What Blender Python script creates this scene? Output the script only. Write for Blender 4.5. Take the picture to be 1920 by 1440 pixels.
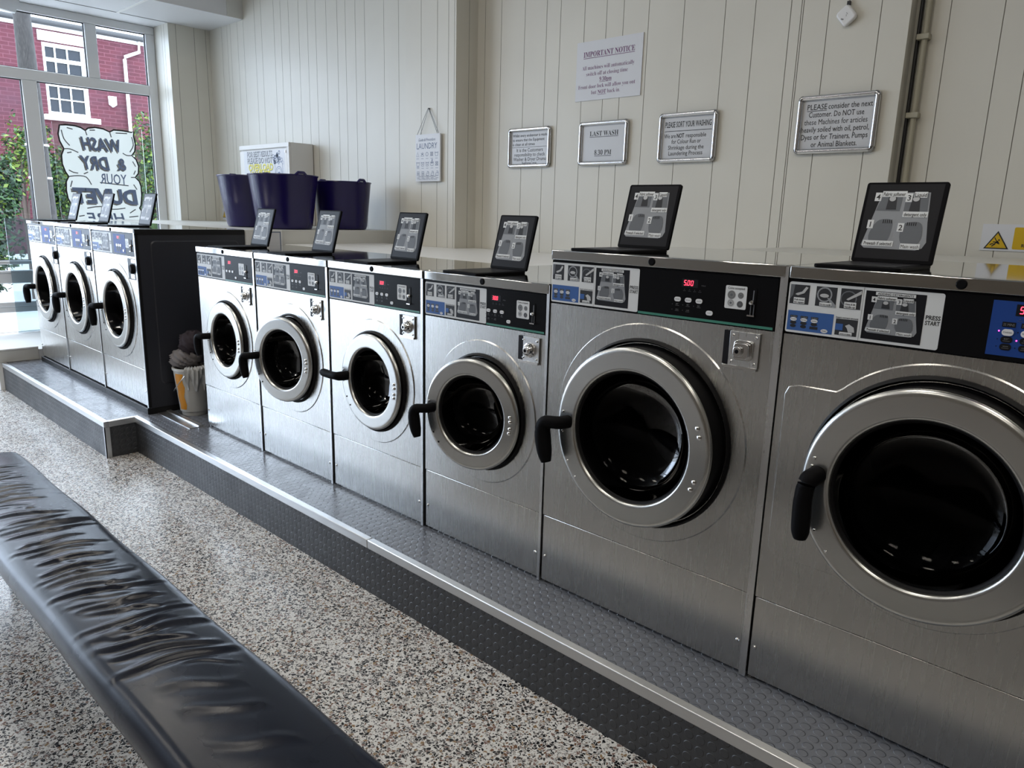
import bpy, math, random
from mathutils import Matrix, Vector
from math import sin, cos, pi, sqrt, radians as RAD

for o in list(bpy.data.objects):
    bpy.data.objects.remove(o, do_unlink=True)
S = bpy.context.scene
COL = S.collection
random.seed(7)

# ------------------------------------------------------------------ camera
F_PX = 1379.109
CAM = (4.330684, -1.895866, 1.542650)
R = ((0.72487421, 0.68836974, 0.02654227), (-0.17262191, 0.144206, 0.97437483), (-0.66690259, 0.71088096, -0.22335891))
cd = bpy.data.cameras.new('camera')
cd.sensor_width = 36.0
cd.lens = F_PX / 1920 * 36.0
cd.clip_start = 0.02
cam = bpy.data.objects.new('camera', cd)
COL.objects.link(cam)
cam.matrix_world = Matrix(((R[0][0], R[1][0], -R[2][0], CAM[0]), (R[0][1], R[1][1], -R[2][1], CAM[1]), (R[0][2], R[1][2], -R[2][2], CAM[2]), (0, 0, 0, 1)))
S.camera = cam

# ------------------------------------------------------------------ sky, exposure
w = bpy.data.worlds.new('overcast_sky')
S.world = w
w.use_nodes = True
nt = w.node_tree
nt.nodes.clear()
wo = nt.nodes.new('ShaderNodeOutputWorld')
bg = nt.nodes.new('ShaderNodeBackground')
tc = nt.nodes.new('ShaderNodeTexCoord')
sx = nt.nodes.new('ShaderNodeSeparateXYZ')
cr = nt.nodes.new('ShaderNodeValToRGB')
cr.color_ramp.elements[0].position = 0.0
cr.color_ramp.elements[0].color = (0.66, 0.79, 1.0, 1)
cr.color_ramp.elements[1].position = 0.8
cr.color_ramp.elements[1].color = (0.78, 0.88, 1.0, 1)
nt.links.new(tc.outputs['Generated'], sx.inputs[0])
nt.links.new(sx.outputs['Z'], cr.inputs[0])
nt.links.new(cr.outputs[0], bg.inputs[0])
bg.inputs[1].default_value = 4.0
nt.links.new(bg.outputs[0], wo.inputs[0])
FILL = 7.5        # brightness of the added, unseen fill panels
S.view_settings.view_transform = 'Standard'
S.view_settings.look = 'None'
S.view_settings.gamma = 1.0
S.view_settings.use_curve_mapping = False
S.view_settings.exposure = 1.0
S.cycles.use_denoising = True
S.cycles.max_bounces = 10
S.cycles.diffuse_bounces = 6
S.cycles.glossy_bounces = 6
S.cycles.transparent_max_bounces = 16
S.cycles.sample_clamp_indirect = 6.0
S.cycles.caustics_reflective = False
S.cycles.caustics_refractive = False
S.cycles.blur_glossy = 0.5


def area(name, loc, rot, sx_, sy_, power, color=(1, 1, 1), portal=False):
    l = bpy.data.lights.new(name, 'AREA')
    l.shape = 'RECTANGLE'
    l.size = sx_
    l.size_y = sy_
    l.energy = power
    l.color = color
    o = bpy.data.objects.new(name, l)
    COL.objects.link(o)
    o.location = loc
    o.rotation_euler = rot
    if portal:
        l.cycles.is_portal = True
    return o


# daylight enters through the shop front only; the portal guides sampling of the sky
area('shopfront_portal', (-3.99, -1.8, 1.70), (0, RAD(-90), 0), 3.2, 6.6, 1.0, portal=True)


# ------------------------------------------------------------------ materials
M = {}


def mat(name, color, rough=0.5, metal=0.0, spec=0.5, emis=None, es=0.0, coat=0.0):
    m = bpy.data.materials.new(name)
    m.use_nodes = True
    b = m.node_tree.nodes['Principled BSDF']
    b.inputs['Base Color'].default_value = (*color, 1)
    b.inputs['Roughness'].default_value = rough
    b.inputs['Metallic'].default_value = metal
    b.inputs['Specular IOR Level'].default_value = spec
    if coat:
        b.inputs['Coat Weight'].default_value = coat
        b.inputs['Coat Roughness'].default_value = 0.1
    if emis:
        b.inputs['Emission Color'].default_value = (*emis, 1)
        b.inputs['Emission Strength'].default_value = es
    M[name] = m
    return m


class N:
    """little node helper"""
    def __init__(s, m):
        s.m = m
        s.t = m.node_tree
        s.b = s.t.nodes['Principled BSDF']

    def n(s, kind, **kw):
        x = s.t.nodes.new(kind)
        for k, v in kw.items():
            setattr(x, k, v)
        return x

    def l(s, a, b):
        s.t.links.new(a, b)

    def coord(s, scale=(1, 1, 1), which='Object'):
        c = s.n('ShaderNodeTexCoord')
        mp = s.n('ShaderNodeMapping')
        mp.inputs['Scale'].default_value = scale
        s.l(c.outputs[which], mp.inputs[0])
        return mp.outputs[0]

    def noise(s, vec, scale, detail=3, rough=0.5):
        x = s.n('ShaderNodeTexNoise')
        x.inputs['Scale'].default_value = scale
        x.inputs['Detail'].default_value = detail
        x.inputs['Roughness'].default_value = rough
        s.l(vec, x.inputs['Vector'])
        return x.outputs[0]

    def ramp(s, fac, stops, interp='LINEAR'):
        x = s.n('ShaderNodeValToRGB')
        r = x.color_ramp
        r.interpolation = interp
        while len(r.elements) < len(stops):
            r.elements.new(0.5)
        for e, (p, c) in zip(r.elements, stops):
            e.position = p
            e.color = (*c, 1) if isinstance(c, tuple) else (c, c, c, 1)
        s.l(fac, x.inputs[0])
        return x.outputs[0]

    def math(s, op, a, b=None):
        x = s.n('ShaderNodeMath', operation=op)
        for i, v in enumerate((a, b)):
            if v is None:
                continue
            if isinstance(v, (int, float)):
                x.inputs[i].default_value = v
            else:
                s.l(v, x.inputs[i])
        return x.outputs[0]

    def mix(s, fac, a, b, blend='MIX'):
        x = s.n('ShaderNodeMix', data_type='RGBA', blend_type=blend)
        for i, v in ((0, fac), (6, a), (7, b)):
            if isinstance(v, (int, float)):
                x.inputs[i].default_value = v
            elif isinstance(v, tuple):
                x.inputs[i].default_value = (*v, 1)
            else:
                s.l(v, x.inputs[i])
        return x.outputs[2]

    def bump(s, h, strength=0.3, dist=0.01):
        x = s.n('ShaderNodeBump')
        x.inputs['Strength'].default_value = strength
        x.inputs['Distance'].default_value = dist
        s.l(h, x.inputs['Height'])
        s.l(x.outputs[0], s.b.inputs['Normal'])


def steel(name, base, r0, r1, scale, bump=0.03):
    m = mat(name, base, 0.3, 1.0)
    k = N(m)
    v = k.coord(scale)
    n1 = k.noise(v, 6.0, 4, 0.65)
    k.l(k.ramp(n1, [(0.3, r0), (0.7, r1)]), k.b.inputs['Roughness'])
    v2 = k.coord((1, 1, 1))
    n2 = k.noise(v2, 3.0, 2)
    k.bump(n2, bump, 0.02)
    return m


steel('steel', (0.60, 0.595, 0.58), 0.264, 0.278, (30, 30, 0.6), 0.022)
mat('steel_ring', (0.60, 0.60, 0.58), 0.27, 1.0)
steel('steel_top', (0.56, 0.56, 0.55), 0.05, 0.08, (3, 60, 3), 0.004)
steel('steel_strip', (0.72, 0.72, 0.72), 0.25, 0.35, (30, 30, 2), 0.02)
mat('chrome', (0.78, 0.78, 0.78), 0.12, 1.0)
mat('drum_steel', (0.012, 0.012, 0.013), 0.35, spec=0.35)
mat('black_plastic', (0.007, 0.007, 0.008), 0.5, spec=0.04)
mat('black_satin', (0.008, 0.008, 0.009), 0.45, spec=0.3)
mat('panel_black', (0.007, 0.007, 0.008), 0.3, spec=0.07)
mat('rubber_black', (0.006, 0.006, 0.007), 0.5, spec=0.15)
mat('dark_enamel', (0.026, 0.028, 0.037), 0.36)
mat('green_strip', (0.06, 0.24, 0.18), 0.3)
mat('sticker_white', (0.72, 0.74, 0.75), 0.4, spec=0.15)
mat('sticker_blue', (0.055, 0.13, 0.36), 0.4, spec=0.15)
mat('photo_black', (0.014, 0.014, 0.017), 0.4, spec=0.15)
mat('photo_dark', (0.045, 0.047, 0.052), 0.4, spec=0.15)
mat('photo_mid', (0.15, 0.16, 0.175), 0.4, spec=0.15)
mat('photo_light', (0.30, 0.315, 0.335), 0.4, spec=0.15)
mat('photo_pale', (0.52, 0.53, 0.54), 0.4, spec=0.15)
mat('ink_black', (0.012, 0.012, 0.014), 0.5)
mat('ink_purple', (0.13, 0.02, 0.12), 0.5)
mat('ink_grey', (0.14, 0.15, 0.17), 0.5)
mat('ink_slate', (0.11, 0.15, 0.24), 0.5)
mat('ink_dim', (0.10, 0.10, 0.11), 0.4)
mat('led_red', (0.3, 0.0, 0.01), 0.4, emis=(1.0, 0.03, 0.06), es=3.2)
mat('led_pink', (0.3, 0.0, 0.1), 0.4, emis=(1.0, 0.05, 0.35), es=3.0)
mat('panel_blue', (0.022, 0.065, 0.27), 0.45, spec=0.12)
mat('button_white', (0.80, 0.81, 0.83), 0.3)
mat('coin_grey', (0.22, 0.225, 0.225), 0.35)
mat('coin_dark', (0.09, 0.09, 0.095), 0.35)
mat('frame_silver', (0.74, 0.75, 0.77), 0.22, 1.0)
mat('frame_corner', (0.42, 0.42, 0.43), 0.15, 1.0)
mat('paper', (0.66, 0.67, 0.70), 0.45)
mat('paper_grey', (0.60, 0.61, 0.63), 0.35)
mat('yellow', (0.62, 0.40, 0.015), 0.35)
mat('yellow_bright', (0.75, 0.66, 0.02), 0.4)
mat('pvc_white', (0.70, 0.71, 0.72), 0.3)
mat('pvc_line', (0.18, 0.18, 0.185), 0.4)
mat('trim_white', (0.80, 0.80, 0.79), 0.4)
mat('cabinet_white', (0.72, 0.71, 0.69), 0.4)
mat('shelf_grey', (0.60, 0.60, 0.57), 0.45)
mat('conduit', (0.40, 0.38, 0.30), 0.45)
mat('tub_purple', (0.009, 0.0045, 0.075), 0.26)
mat('bucket_white', (0.62, 0.62, 0.60), 0.35)
mat('bucket_orange', (0.75, 0.30, 0.01), 0.4)
mat('cloth_grey', (0.23, 0.215, 0.22), 0.9)
mat('cloth_dark', (0.045, 0.035, 0.045), 0.9)
mat('bag_plastic', (0.55, 0.56, 0.56), 0.25)
mat('wire', (0.55, 0.55, 0.56), 0.3, 1.0)
mat('device_white', (0.78, 0.78, 0.78), 0.35)
mat('white_paint', (0.82, 0.82, 0.80), 0.5)
mat('roof_slate', (0.16, 0.16, 0.17), 0.6)
mat('gutter_dark', (0.035, 0.035, 0.036), 0.6)
mat('house_pane', (0.012, 0.016, 0.022), 0.12, spec=0.3)
mat('leaf_green', (0.026, 0.075, 0.018), 0.6)
mat('leaf_dark', (0.009, 0.028, 0.013), 0.6)
mat('leaf_light', (0.10, 0.15, 0.012), 0.6)
mat('bark', (0.07, 0.05, 0.04), 0.9)
mat('tarmac', (0.48, 0.48, 0.48), 0.9)
mat('steel_leg', (0.05, 0.05, 0.055), 0.4, 0.6)
mat('dark_room', (0.17, 0.145, 0.12), 0.6)
mat('fill_glow', (0.8, 0.8, 0.8), 0.5, emis=(1.0, 0.93, 0.82), es=FILL)  # glow of the added fill panels

# cream boarded wall paint
m = mat('wall_cream', (0.66, 0.645, 0.60), 0.42)
k = N(m)
n1 = k.noise(k.coord(), 1.3, 3)
k.l(k.ramp(n1, [(0.3, (0.61, 0.59, 0.525)), (0.7, (0.67, 0.65, 0.58))]), k.b.inputs['Base Color'])
k.bump(k.noise(k.coord(), 90, 2), 0.05, 0.002)
m = mat('groove', (0.36, 0.345, 0.31), 0.7)
m = mat('ceiling_panel', (0.68, 0.69, 0.71), 0.5)

# terrazzo
m = mat('terrazzo', (0.6, 0.6, 0.58), 0.2)
k = N(m)
v = k.coord((1, 1, 1))
nv = k.n('ShaderNodeTexNoise')
nv.inputs['Scale'].default_value = 60
k.l(v, nv.inputs['Vector'])
vm = k.n('ShaderNodeVectorMath', operation='MULTIPLY_ADD')
k.l(nv.outputs[1], vm.inputs[0])
vm.inputs[1].default_value = (0.012, 0.012, 0.0)
k.l(v, vm.inputs[2])


def chips(scale, stops, lo, hi):
    a = k.n('ShaderNodeTexVoronoi')
    a.inputs['Scale'].default_value = scale
    k.l(vm.outputs[0], a.inputs['Vector'])
    sep = k.n('ShaderNodeSeparateColor')
    k.l(a.outputs['Color'], sep.inputs[0])
    d = k.n('ShaderNodeTexVoronoi', feature='DISTANCE_TO_EDGE')
    d.inputs['Scale'].default_value = scale
    k.l(vm.outputs[0], d.inputs['Vector'])
    c_ = k.ramp(sep.outputs[0], stops, 'CONSTANT')
    e_ = k.ramp(d.outputs['Distance'], [(lo, 0.0), (hi, 1.0)])
    on = k.math('LESS_THAN', sep.outputs[0], stops[-1][0])
    return c_, k.math('MULTIPLY', e_, on)


n3 = k.noise(v, 2.2, 3)
cement = k.ramp(n3, [(0.3, (0.70, 0.69, 0.67)), (0.7, (0.80, 0.79, 0.77))])
c1, m1 = chips(190, [(0.0, (0.02, 0.02, 0.022)), (0.22, (0.20, 0.14, 0.10)), (0.30, (0.32, 0.30, 0.28)), (0.40, (0.7, 0.7, 0.7))], 0.05, 0.10)
c2, m2 = chips(104, [(0.0, (0.008, 0.008, 0.010)), (0.24, (0.05, 0.045, 0.045)), (0.30, (0.17, 0.085, 0.045)), (0.35, (0.30, 0.20, 0.11)), (0.39, (0.22, 0.14, 0.12)), (0.45, (0.40, 0.38, 0.36)), (0.51, (0.7, 0.7, 0.7))], 0.05, 0.10)
col = k.mix(m1, cement, c1)
col = k.mix(m2, col, c2)
sp = k.n('ShaderNodeSeparateXYZ')
k.l(v, sp.inputs[0])


def joint(axis, pitch):
    f = k.math('FRACT', k.math('DIVIDE', sp.outputs[axis], pitch))
    return k.math('LESS_THAN', f, 0.008)


jn = k.math('MAXIMUM', joint('X', 0.4), joint('Y', 0.4))
col = k.mix(k.math('MULTIPLY', jn, 0.45), col, (0.30, 0.29, 0.28))
k.l(col, k.b.inputs['Base Color'])
k.l(k.ramp(k.noise(v, 5, 3), [(0.3, 0.20), (0.7, 0.34)]), k.b.inputs['Roughness'])


def studs(name, ax, base, rough):
    """studded rubber: round raised discs on a square grid in the two named axes"""
    m = mat(name, base, rough)
    k = N(m)
    v = k.coord()
    sp = k.n('ShaderNodeSeparateXYZ')
    k.l(v, sp.inputs[0])
    d = []
    for a in ax:
        f = k.math('FRACT', k.math('DIVIDE', sp.outputs[a], 0.0355))
        d.append(k.math('POWER', k.math('SUBTRACT', f, 0.5), 2.0))
    r = k.math('SQRT', k.math('ADD', d[0], d[1]))
    h = k.ramp(r, [(0.345, 1.0), (0.405, 0.0)])
    k.bump(h, 1.0, 0.0022)
    n = k.noise(k.coord(), 8, 3)
    k.l(k.ramp(n, [(0.3, rough - 0.05), (0.7, rough + 0.08)]), k.b.inputs['Roughness'])
    return m


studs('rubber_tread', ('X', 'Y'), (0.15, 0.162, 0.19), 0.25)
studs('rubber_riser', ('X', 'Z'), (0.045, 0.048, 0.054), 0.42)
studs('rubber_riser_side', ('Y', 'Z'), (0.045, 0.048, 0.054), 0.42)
m = mat('alu', (0.66, 0.67, 0.68), 0.34, 1.0)
k = N(m)
k.l(k.ramp(k.noise(k.coord((2, 40, 40)), 8, 4, 0.7), [(0.3, 0.28), (0.7, 0.48)]), k.b.inputs['Roughness'])

# leather
m = mat('leather_black', (0.004, 0.006, 0.015), 0.25, spec=0.27)
k = N(m)
k.bump(k.noise(k.coord(), 420, 2), 0.10, 0.0015)
k.l(k.ramp(k.noise(k.coord(), 6, 3), [(0.3, 0.22), (0.7, 0.30)]), k.b.inputs['Roughness'])

# brick
m = mat('brick', (0.35, 0.03, 0.06), 0.8)
k = N(m)
v = k.coord()
sp = k.n('ShaderNodeSeparateXYZ')
k.l(v, sp.inputs[0])
cb = k.n('ShaderNodeCombineXYZ')
k.l(sp.outputs['Y'], cb.inputs[0])
k.l(sp.outputs['Z'], cb.inputs[1])
br = k.n('ShaderNodeTexBrick')
br.inputs['Scale'].default_value = 1.0
br.inputs['Brick Width'].default_value = 0.225
br.inputs['Row Height'].default_value = 0.075
br.inputs['Mortar Size'].default_value = 0.006
br.inputs['Color1'].default_value = (0.060, 0.0065, 0.013, 1)
br.inputs['Color2'].default_value = (0.080, 0.009, 0.017, 1)
br.inputs['Mortar'].default_value = (0.13, 0.038, 0.052, 1)
k.l(cb.outputs[0], br.inputs['Vector'])
st = k.ramp(k.noise(v, 0.9, 4), [(0.45, 0.0), (0.75, 0.6)])
k.l(k.mix(st, br.outputs[0], (0.06, 0.025, 0.04)), k.b.inputs['Base Color'])

m = mat('pole_wood', (0.10, 0.09, 0.08), 0.9)
k = N(m)
k.l(k.ramp(k.noise(k.coord((18, 18, 5)), 4, 6, 0.75), [(0.35, (0.013, 0.012, 0.011)), (0.62, (0.045, 0.04, 0.037)), (0.8, (0.12, 0.11, 0.10))]), k.b.inputs['Base Color'])


def glass(name, tint, refl_rough=0.02, boost=1.0, frost=None, gloss=1.0):
    m = bpy.data.materials.new(name)
    m.use_nodes = True
    t = m.node_tree
    t.nodes.clear()
    out = t.nodes.new('ShaderNodeOutputMaterial')
    tr = t.nodes.new('ShaderNodeBsdfTransparent')
    tr.inputs[0].default_value = (*tint, 1)
    gl = t.nodes.new('ShaderNodeBsdfGlossy')
    gl.inputs['Roughness'].default_value = refl_rough
    gl.inputs[0].default_value = (gloss, gloss, gloss, 1)
    fr = t.nodes.new('ShaderNodeFresnel')
    fr.inputs[0].default_value = 1.45
    mu = t.nodes.new('ShaderNodeMath')
    mu.operation = 'MULTIPLY'
    mu.inputs[1].default_value = boost
    mu.use_clamp = True
    t.links.new(fr.outputs[0], mu.inputs[0])
    mx = t.nodes.new('ShaderNodeMixShader')
    t.links.new(mu.outputs[0], mx.inputs[0])
    src = tr.outputs[0]
    if frost:
        df = t.nodes.new('ShaderNodeBsdfDiffuse')
        df.inputs[0].default_value = (*frost[1], 1)
        m2 = t.nodes.new('ShaderNodeMixShader')
        m2.inputs[0].default_value = frost[0]
        t.links.new(src, m2.inputs[1])
        t.links.new(df.outputs[0], m2.inputs[2])
        src = m2.outputs[0]
    t.links.new(src, mx.inputs[1])
    t.links.new(gl.outputs[0], mx.inputs[2])
    t.links.new(mx.outputs[0], out.inputs[0])
    M[name] = m


glass('window_glass', (0.97, 0.985, 0.98))
glass('acrylic', (0.94, 0.98, 0.95), frost=(0.06, (0.45, 0.58, 0.50)))
glass('screen_glass', (0.80, 0.87, 0.90), frost=(0.16, (0.55, 0.62, 0.66)))
glass('door_glass', (0.45, 0.46, 0.48), 0.03, 1.0, gloss=0.12)
# painted film on the poster: lets some daylight through
m = bpy.data.materials.new('poster_paint')
m.use_nodes = True
t = m.node_tree
b = t.nodes['Principled BSDF']
b.inputs['Base Color'].default_value = (0.80, 0.77, 0.74, 1)
b.inputs['Roughness'].default_value = 0.5
tl = t.nodes.new('ShaderNodeBsdfTranslucent')
tl.inputs[0].default_value = (1.0, 0.955, 0.93, 1)
mx = t.nodes.new('ShaderNodeMixShader')
mx.inputs[0].default_value = 0.7
t.links.new(b.outputs[0], mx.inputs[1])
t.links.new(tl.outputs[0], mx.inputs[2])
t.links.new(mx.outputs[0], t.nodes['Material Output'].inputs[0])
M['poster_paint'] = m
mat('poster_blue', (0.16, 0.21, 0.34), 0.5)
mat('poster_grey', (0.13, 0.13, 0.135), 0.5)
mat('poster_black', (0.01, 0.01, 0.01), 0.5)

# ------------------------------------------------------------------ mesh builder
WO = {}


class MB:
    def __init__(s):
        s.v, s.f, s.fm, s.mats = [], [], [], []

    def mi(s, m):
        if m not in s.mats:
            s.mats.append(m)
        return s.mats.index(m)

    def add(s, vs, fs, m):
        b = len(s.v)
        s.v.extend(tuple(map(float, p)) for p in vs)
        i = s.mi(m)
        for f in fs:
            s.f.append([b + q for q in f])
            s.fm.append(i)
        return s

    def box(s, x0, x1, y0, y1, z0, z1, m):
        return s.add([(x0, y0, z0), (x1, y0, z0), (x1, y1, z0), (x0, y1, z0), (x0, y0, z1), (x1, y0, z1), (x1, y1, z1), (x0, y1, z1)],
                     [(0, 3, 2, 1), (4, 5, 6, 7), (0, 1, 5, 4), (1, 2, 6, 5), (2, 3, 7, 6), (3, 0, 4, 7)], m)

    def rbox(s, x0, x1, y0, y1, z0, z1, r, m, axis='y', n=5):
        """box with rounded corners in the plane across axis"""
        if axis == 'y':
            pts = rrect(x0, x1, z0, z1, r, n)
            return s.prism([(a, y0, b) for a, b in pts], (0, y1 - y0, 0), m)
        if axis == 'z':
            pts = rrect(x0, x1, y0, y1, r, n)
            return s.prism([(a, b, z0) for a, b in pts], (0, 0, z1 - z0), m)
        pts = rrect(y0, y1, z0, z1, r, n)
        return s.prism([(x0, a, b) for a, b in pts], (x1 - x0, 0, 0), m)

    def prism(s, pts, d, m):
        n = len(pts)
        vs = list(pts) + [(p[0] + d[0], p[1] + d[1], p[2] + d[2]) for p in pts]
        a = Vector(pts[1]) - Vector(pts[0])
        nrm = Vector((0, 0, 0))
        for i in range(n):
            p, q = Vector(pts[i]), Vector(pts[(i + 1) % n])
            nrm += p.cross(q)
        flip = nrm.dot(Vector(d)) > 0
        lo, hi = list(range(n)), list(range(n, 2 * n))
        fs = [lo[::-1], hi] if flip else [lo, hi[::-1]]
        for i in range(n):
            j = (i + 1) % n
            fs.append((i, j, n + j, n + i) if flip else (j, i, n + i, n + j))
        return s.add(vs, fs, m)

    def lathe(s, prof, c, m, axis='y', n=48, ang=None, close=False):
        """prof: (radius, offset along the axis) list"""
        vs, fs = [], []
        full = ang is None
        a0, a1 = (0, 2 * pi) if full else ang
        cnt = n if full else n + 1
        for r, h in prof:
            for i in range(cnt):
                a = a0 + (a1 - a0) * i / n
                u, w_ = r * cos(a), r * sin(a)
                if axis == 'y':
                    vs.append((c[0] + u, c[1] + h, c[2] + w_))
                elif axis == 'z':
                    vs.append((c[0] + u, c[1] + w_, c[2] + h))
                else:
                    vs.append((c[0] + h, c[1] + u, c[2] + w_))
        L = len(prof)
        for j in range(L if close else L - 1):
            j2 = (j + 1) % L
            for i in range(n):
                i2 = (i + 1) % cnt if full else i + 1
                fs.append((j * cnt + i, j2 * cnt + i, j2 * cnt + i2, j * cnt + i2))
        return s.add(vs, fs, m)

    def disc(s, c, r, m, axis='y', n=24, sgn=-1):
        vs = []
        for i in range(n):
            a = 2 * pi * i / n
            u, w_ = r * cos(a), r * sin(a)
            vs.append({'y': (c[0] + u, c[1], c[2] + w_), 'z': (c[0] + u, c[1] + w_, c[2]), 'x': (c[0], c[1] + u, c[2] + w_)}[axis])
        return s.add(vs, [list(range(n))], m)

    def ball(s, c, r, m, nu=12, nv=8, sc=(1, 1, 1)):
        vs, fs = [], []
        for j in range(nv + 1):
            t = pi * j / nv
            for i in range(nu):
                a = 2 * pi * i / nu
                vs.append((c[0] + sc[0] * r * sin(t) * cos(a), c[1] + sc[1] * r * sin(t) * sin(a), c[2] + sc[2] * r * cos(t)))
        for j in range(nv):
            for i in range(nu):
                fs.append((j * nu + i, (j + 1) * nu + i, (j + 1) * nu + (i + 1) % nu, j * nu + (i + 1) % nu))
        return s.add(vs, fs, m)

    def tube(s, path, r, m, n=8, closed=False):
        P = [Vector(p) for p in path]
        vs, fs = [], []
        L = len(P)
        up = Vector((0.13, 0.21, 0.97))
        for i, p in enumerate(P):
            t = (P[(i + 1) % L] - P[i - 1]) if closed else (P[min(i + 1, L - 1)] - P[max(i - 1, 0)])
            t.normalize()
            a = t.cross(up)
            if a.length < 1e-4:
                a = t.cross(Vector((1, 0, 0)))
            a.normalize()
            b_ = t.cross(a)
            rr = r[i] if isinstance(r, (list, tuple)) else r
            for q in range(n):
                th = 2 * pi * q / n
                vs.append(tuple(p + a * (rr * cos(th)) + b_ * (rr * sin(th))))
        for i in range(L if closed else L - 1):
            i2 = (i + 1) % L
            for q in range(n):
                fs.append((i * n + q, i * n + (q + 1) % n, i2 * n + (q + 1) % n, i2 * n + q))
        if not closed:
            fs.append(list(range(n))[::-1])
            fs.append([(L - 1) * n + q for q in range(n)])
        return s.add(vs, fs, m)

    def build(s, name, parent=None, origin=None, bevel=0, seg=2, smooth=35, subsurf=0):
        me = bpy.data.meshes.new(name)
        if origin is None:
            origin = WO.get(parent, Vector((0, 0, 0))) if parent else Vector((0, 0, 0))
        origin = Vector(origin)
        me.from_pydata([(a - origin.x, b_ - origin.y, c - origin.z) for a, b_, c in s.v], [], s.f)
        for q in s.mats:
            me.materials.append(M[q])
        me.polygons.foreach_set('material_index', s.fm)
        me.validate()
        if smooth:
            me.polygons.foreach_set('use_smooth', [True] * len(me.polygons))
            me.set_sharp_from_angle(angle=RAD(smooth))
        me.update()
        o = bpy.data.objects.new(name, me)
        COL.objects.link(o)
        WO[o] = origin
        if parent:
            o.parent = parent
            o.location = origin - WO[parent]
        else:
            o.location = origin
        if bevel:
            b = o.modifiers.new('bevel', 'BEVEL')
            b.width = bevel
            b.segments = seg
            b.limit_method = 'ANGLE'
            b.angle_limit = RAD(40)
        if subsurf:
            b = o.modifiers.new('subsurf', 'SUBSURF')
            b.levels = b.render_levels = subsurf
        return o


def rrect(x0, x1, y0, y1, r, n=5):
    pts = []
    for cx, cy, a in ((x1 - r, y1 - r, 0), (x0 + r, y1 - r, pi / 2), (x0 + r, y0 + r, pi), (x1 - r, y0 + r, 1.5 * pi)):
        for i in range(n + 1):
            t = a + pi / 2 * i / n
            pts.append((cx + r * cos(t), cy + r * sin(t)))
    return pts


def thing(name, loc, label, cat, group=None):
    o = bpy.data.objects.new(name, None)
    COL.objects.link(o)
    o.empty_display_size = 0.1
    o.location = loc
    WO[o] = Vector(loc)
    return tag(o, label, cat, group)


def tag(o, label=None, cat=None, group=None, kind=None):
    if label:
        o['label'] = label
    if cat:
        o['category'] = cat
    if group:
        o['group'] = group
    if kind:
        o['kind'] = kind
    return o


def struct(o):
    o['kind'] = 'structure'
    return o


# ------------------------------------------------------------------ lettering
GLY = {}


def serif(s):
    r = ''
    for ch in s:
        if 'A' <= ch <= 'Z':
            r += chr(0x1D400 + ord(ch) - 65)
        elif 'a' <= ch <= 'z':
            r += chr(0x1D41A + ord(ch) - 97)
        elif '0' <= ch <= '9':
            r += chr(0x1D7CE + ord(ch) - 48)
        else:
            r += ch
    return r


def glyphs(s, bold=0.0, shear=0.0, space=1.0):
    if 'M' in s and bold > 0:
        bold = 0.0          # the outline of M breaks when it is thickened
    key = (s, bold, shear, space)
    if key not in GLY:
        c = bpy.data.curves.new('lettering', 'FONT')
        c.body = s
        c.resolution_u = 2
        c.offset = bold
        c.shear = shear
        c.space_character = space
        o = bpy.data.objects.new('lettering', c)
        me = bpy.data.meshes.new_from_object(o)
        vs = [(v.co.x, v.co.y) for v in me.vertices]
        fs = [list(p.vertices) for p in me.polygons]
        bpy.data.objects.remove(o)
        bpy.data.curves.remove(c)
        bpy.data.meshes.remove(me)
        xs = [q[0] for q in vs] or [0, 1]
        GLY[key] = (vs, fs, min(xs), max(xs))
    return GLY[key]


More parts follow.
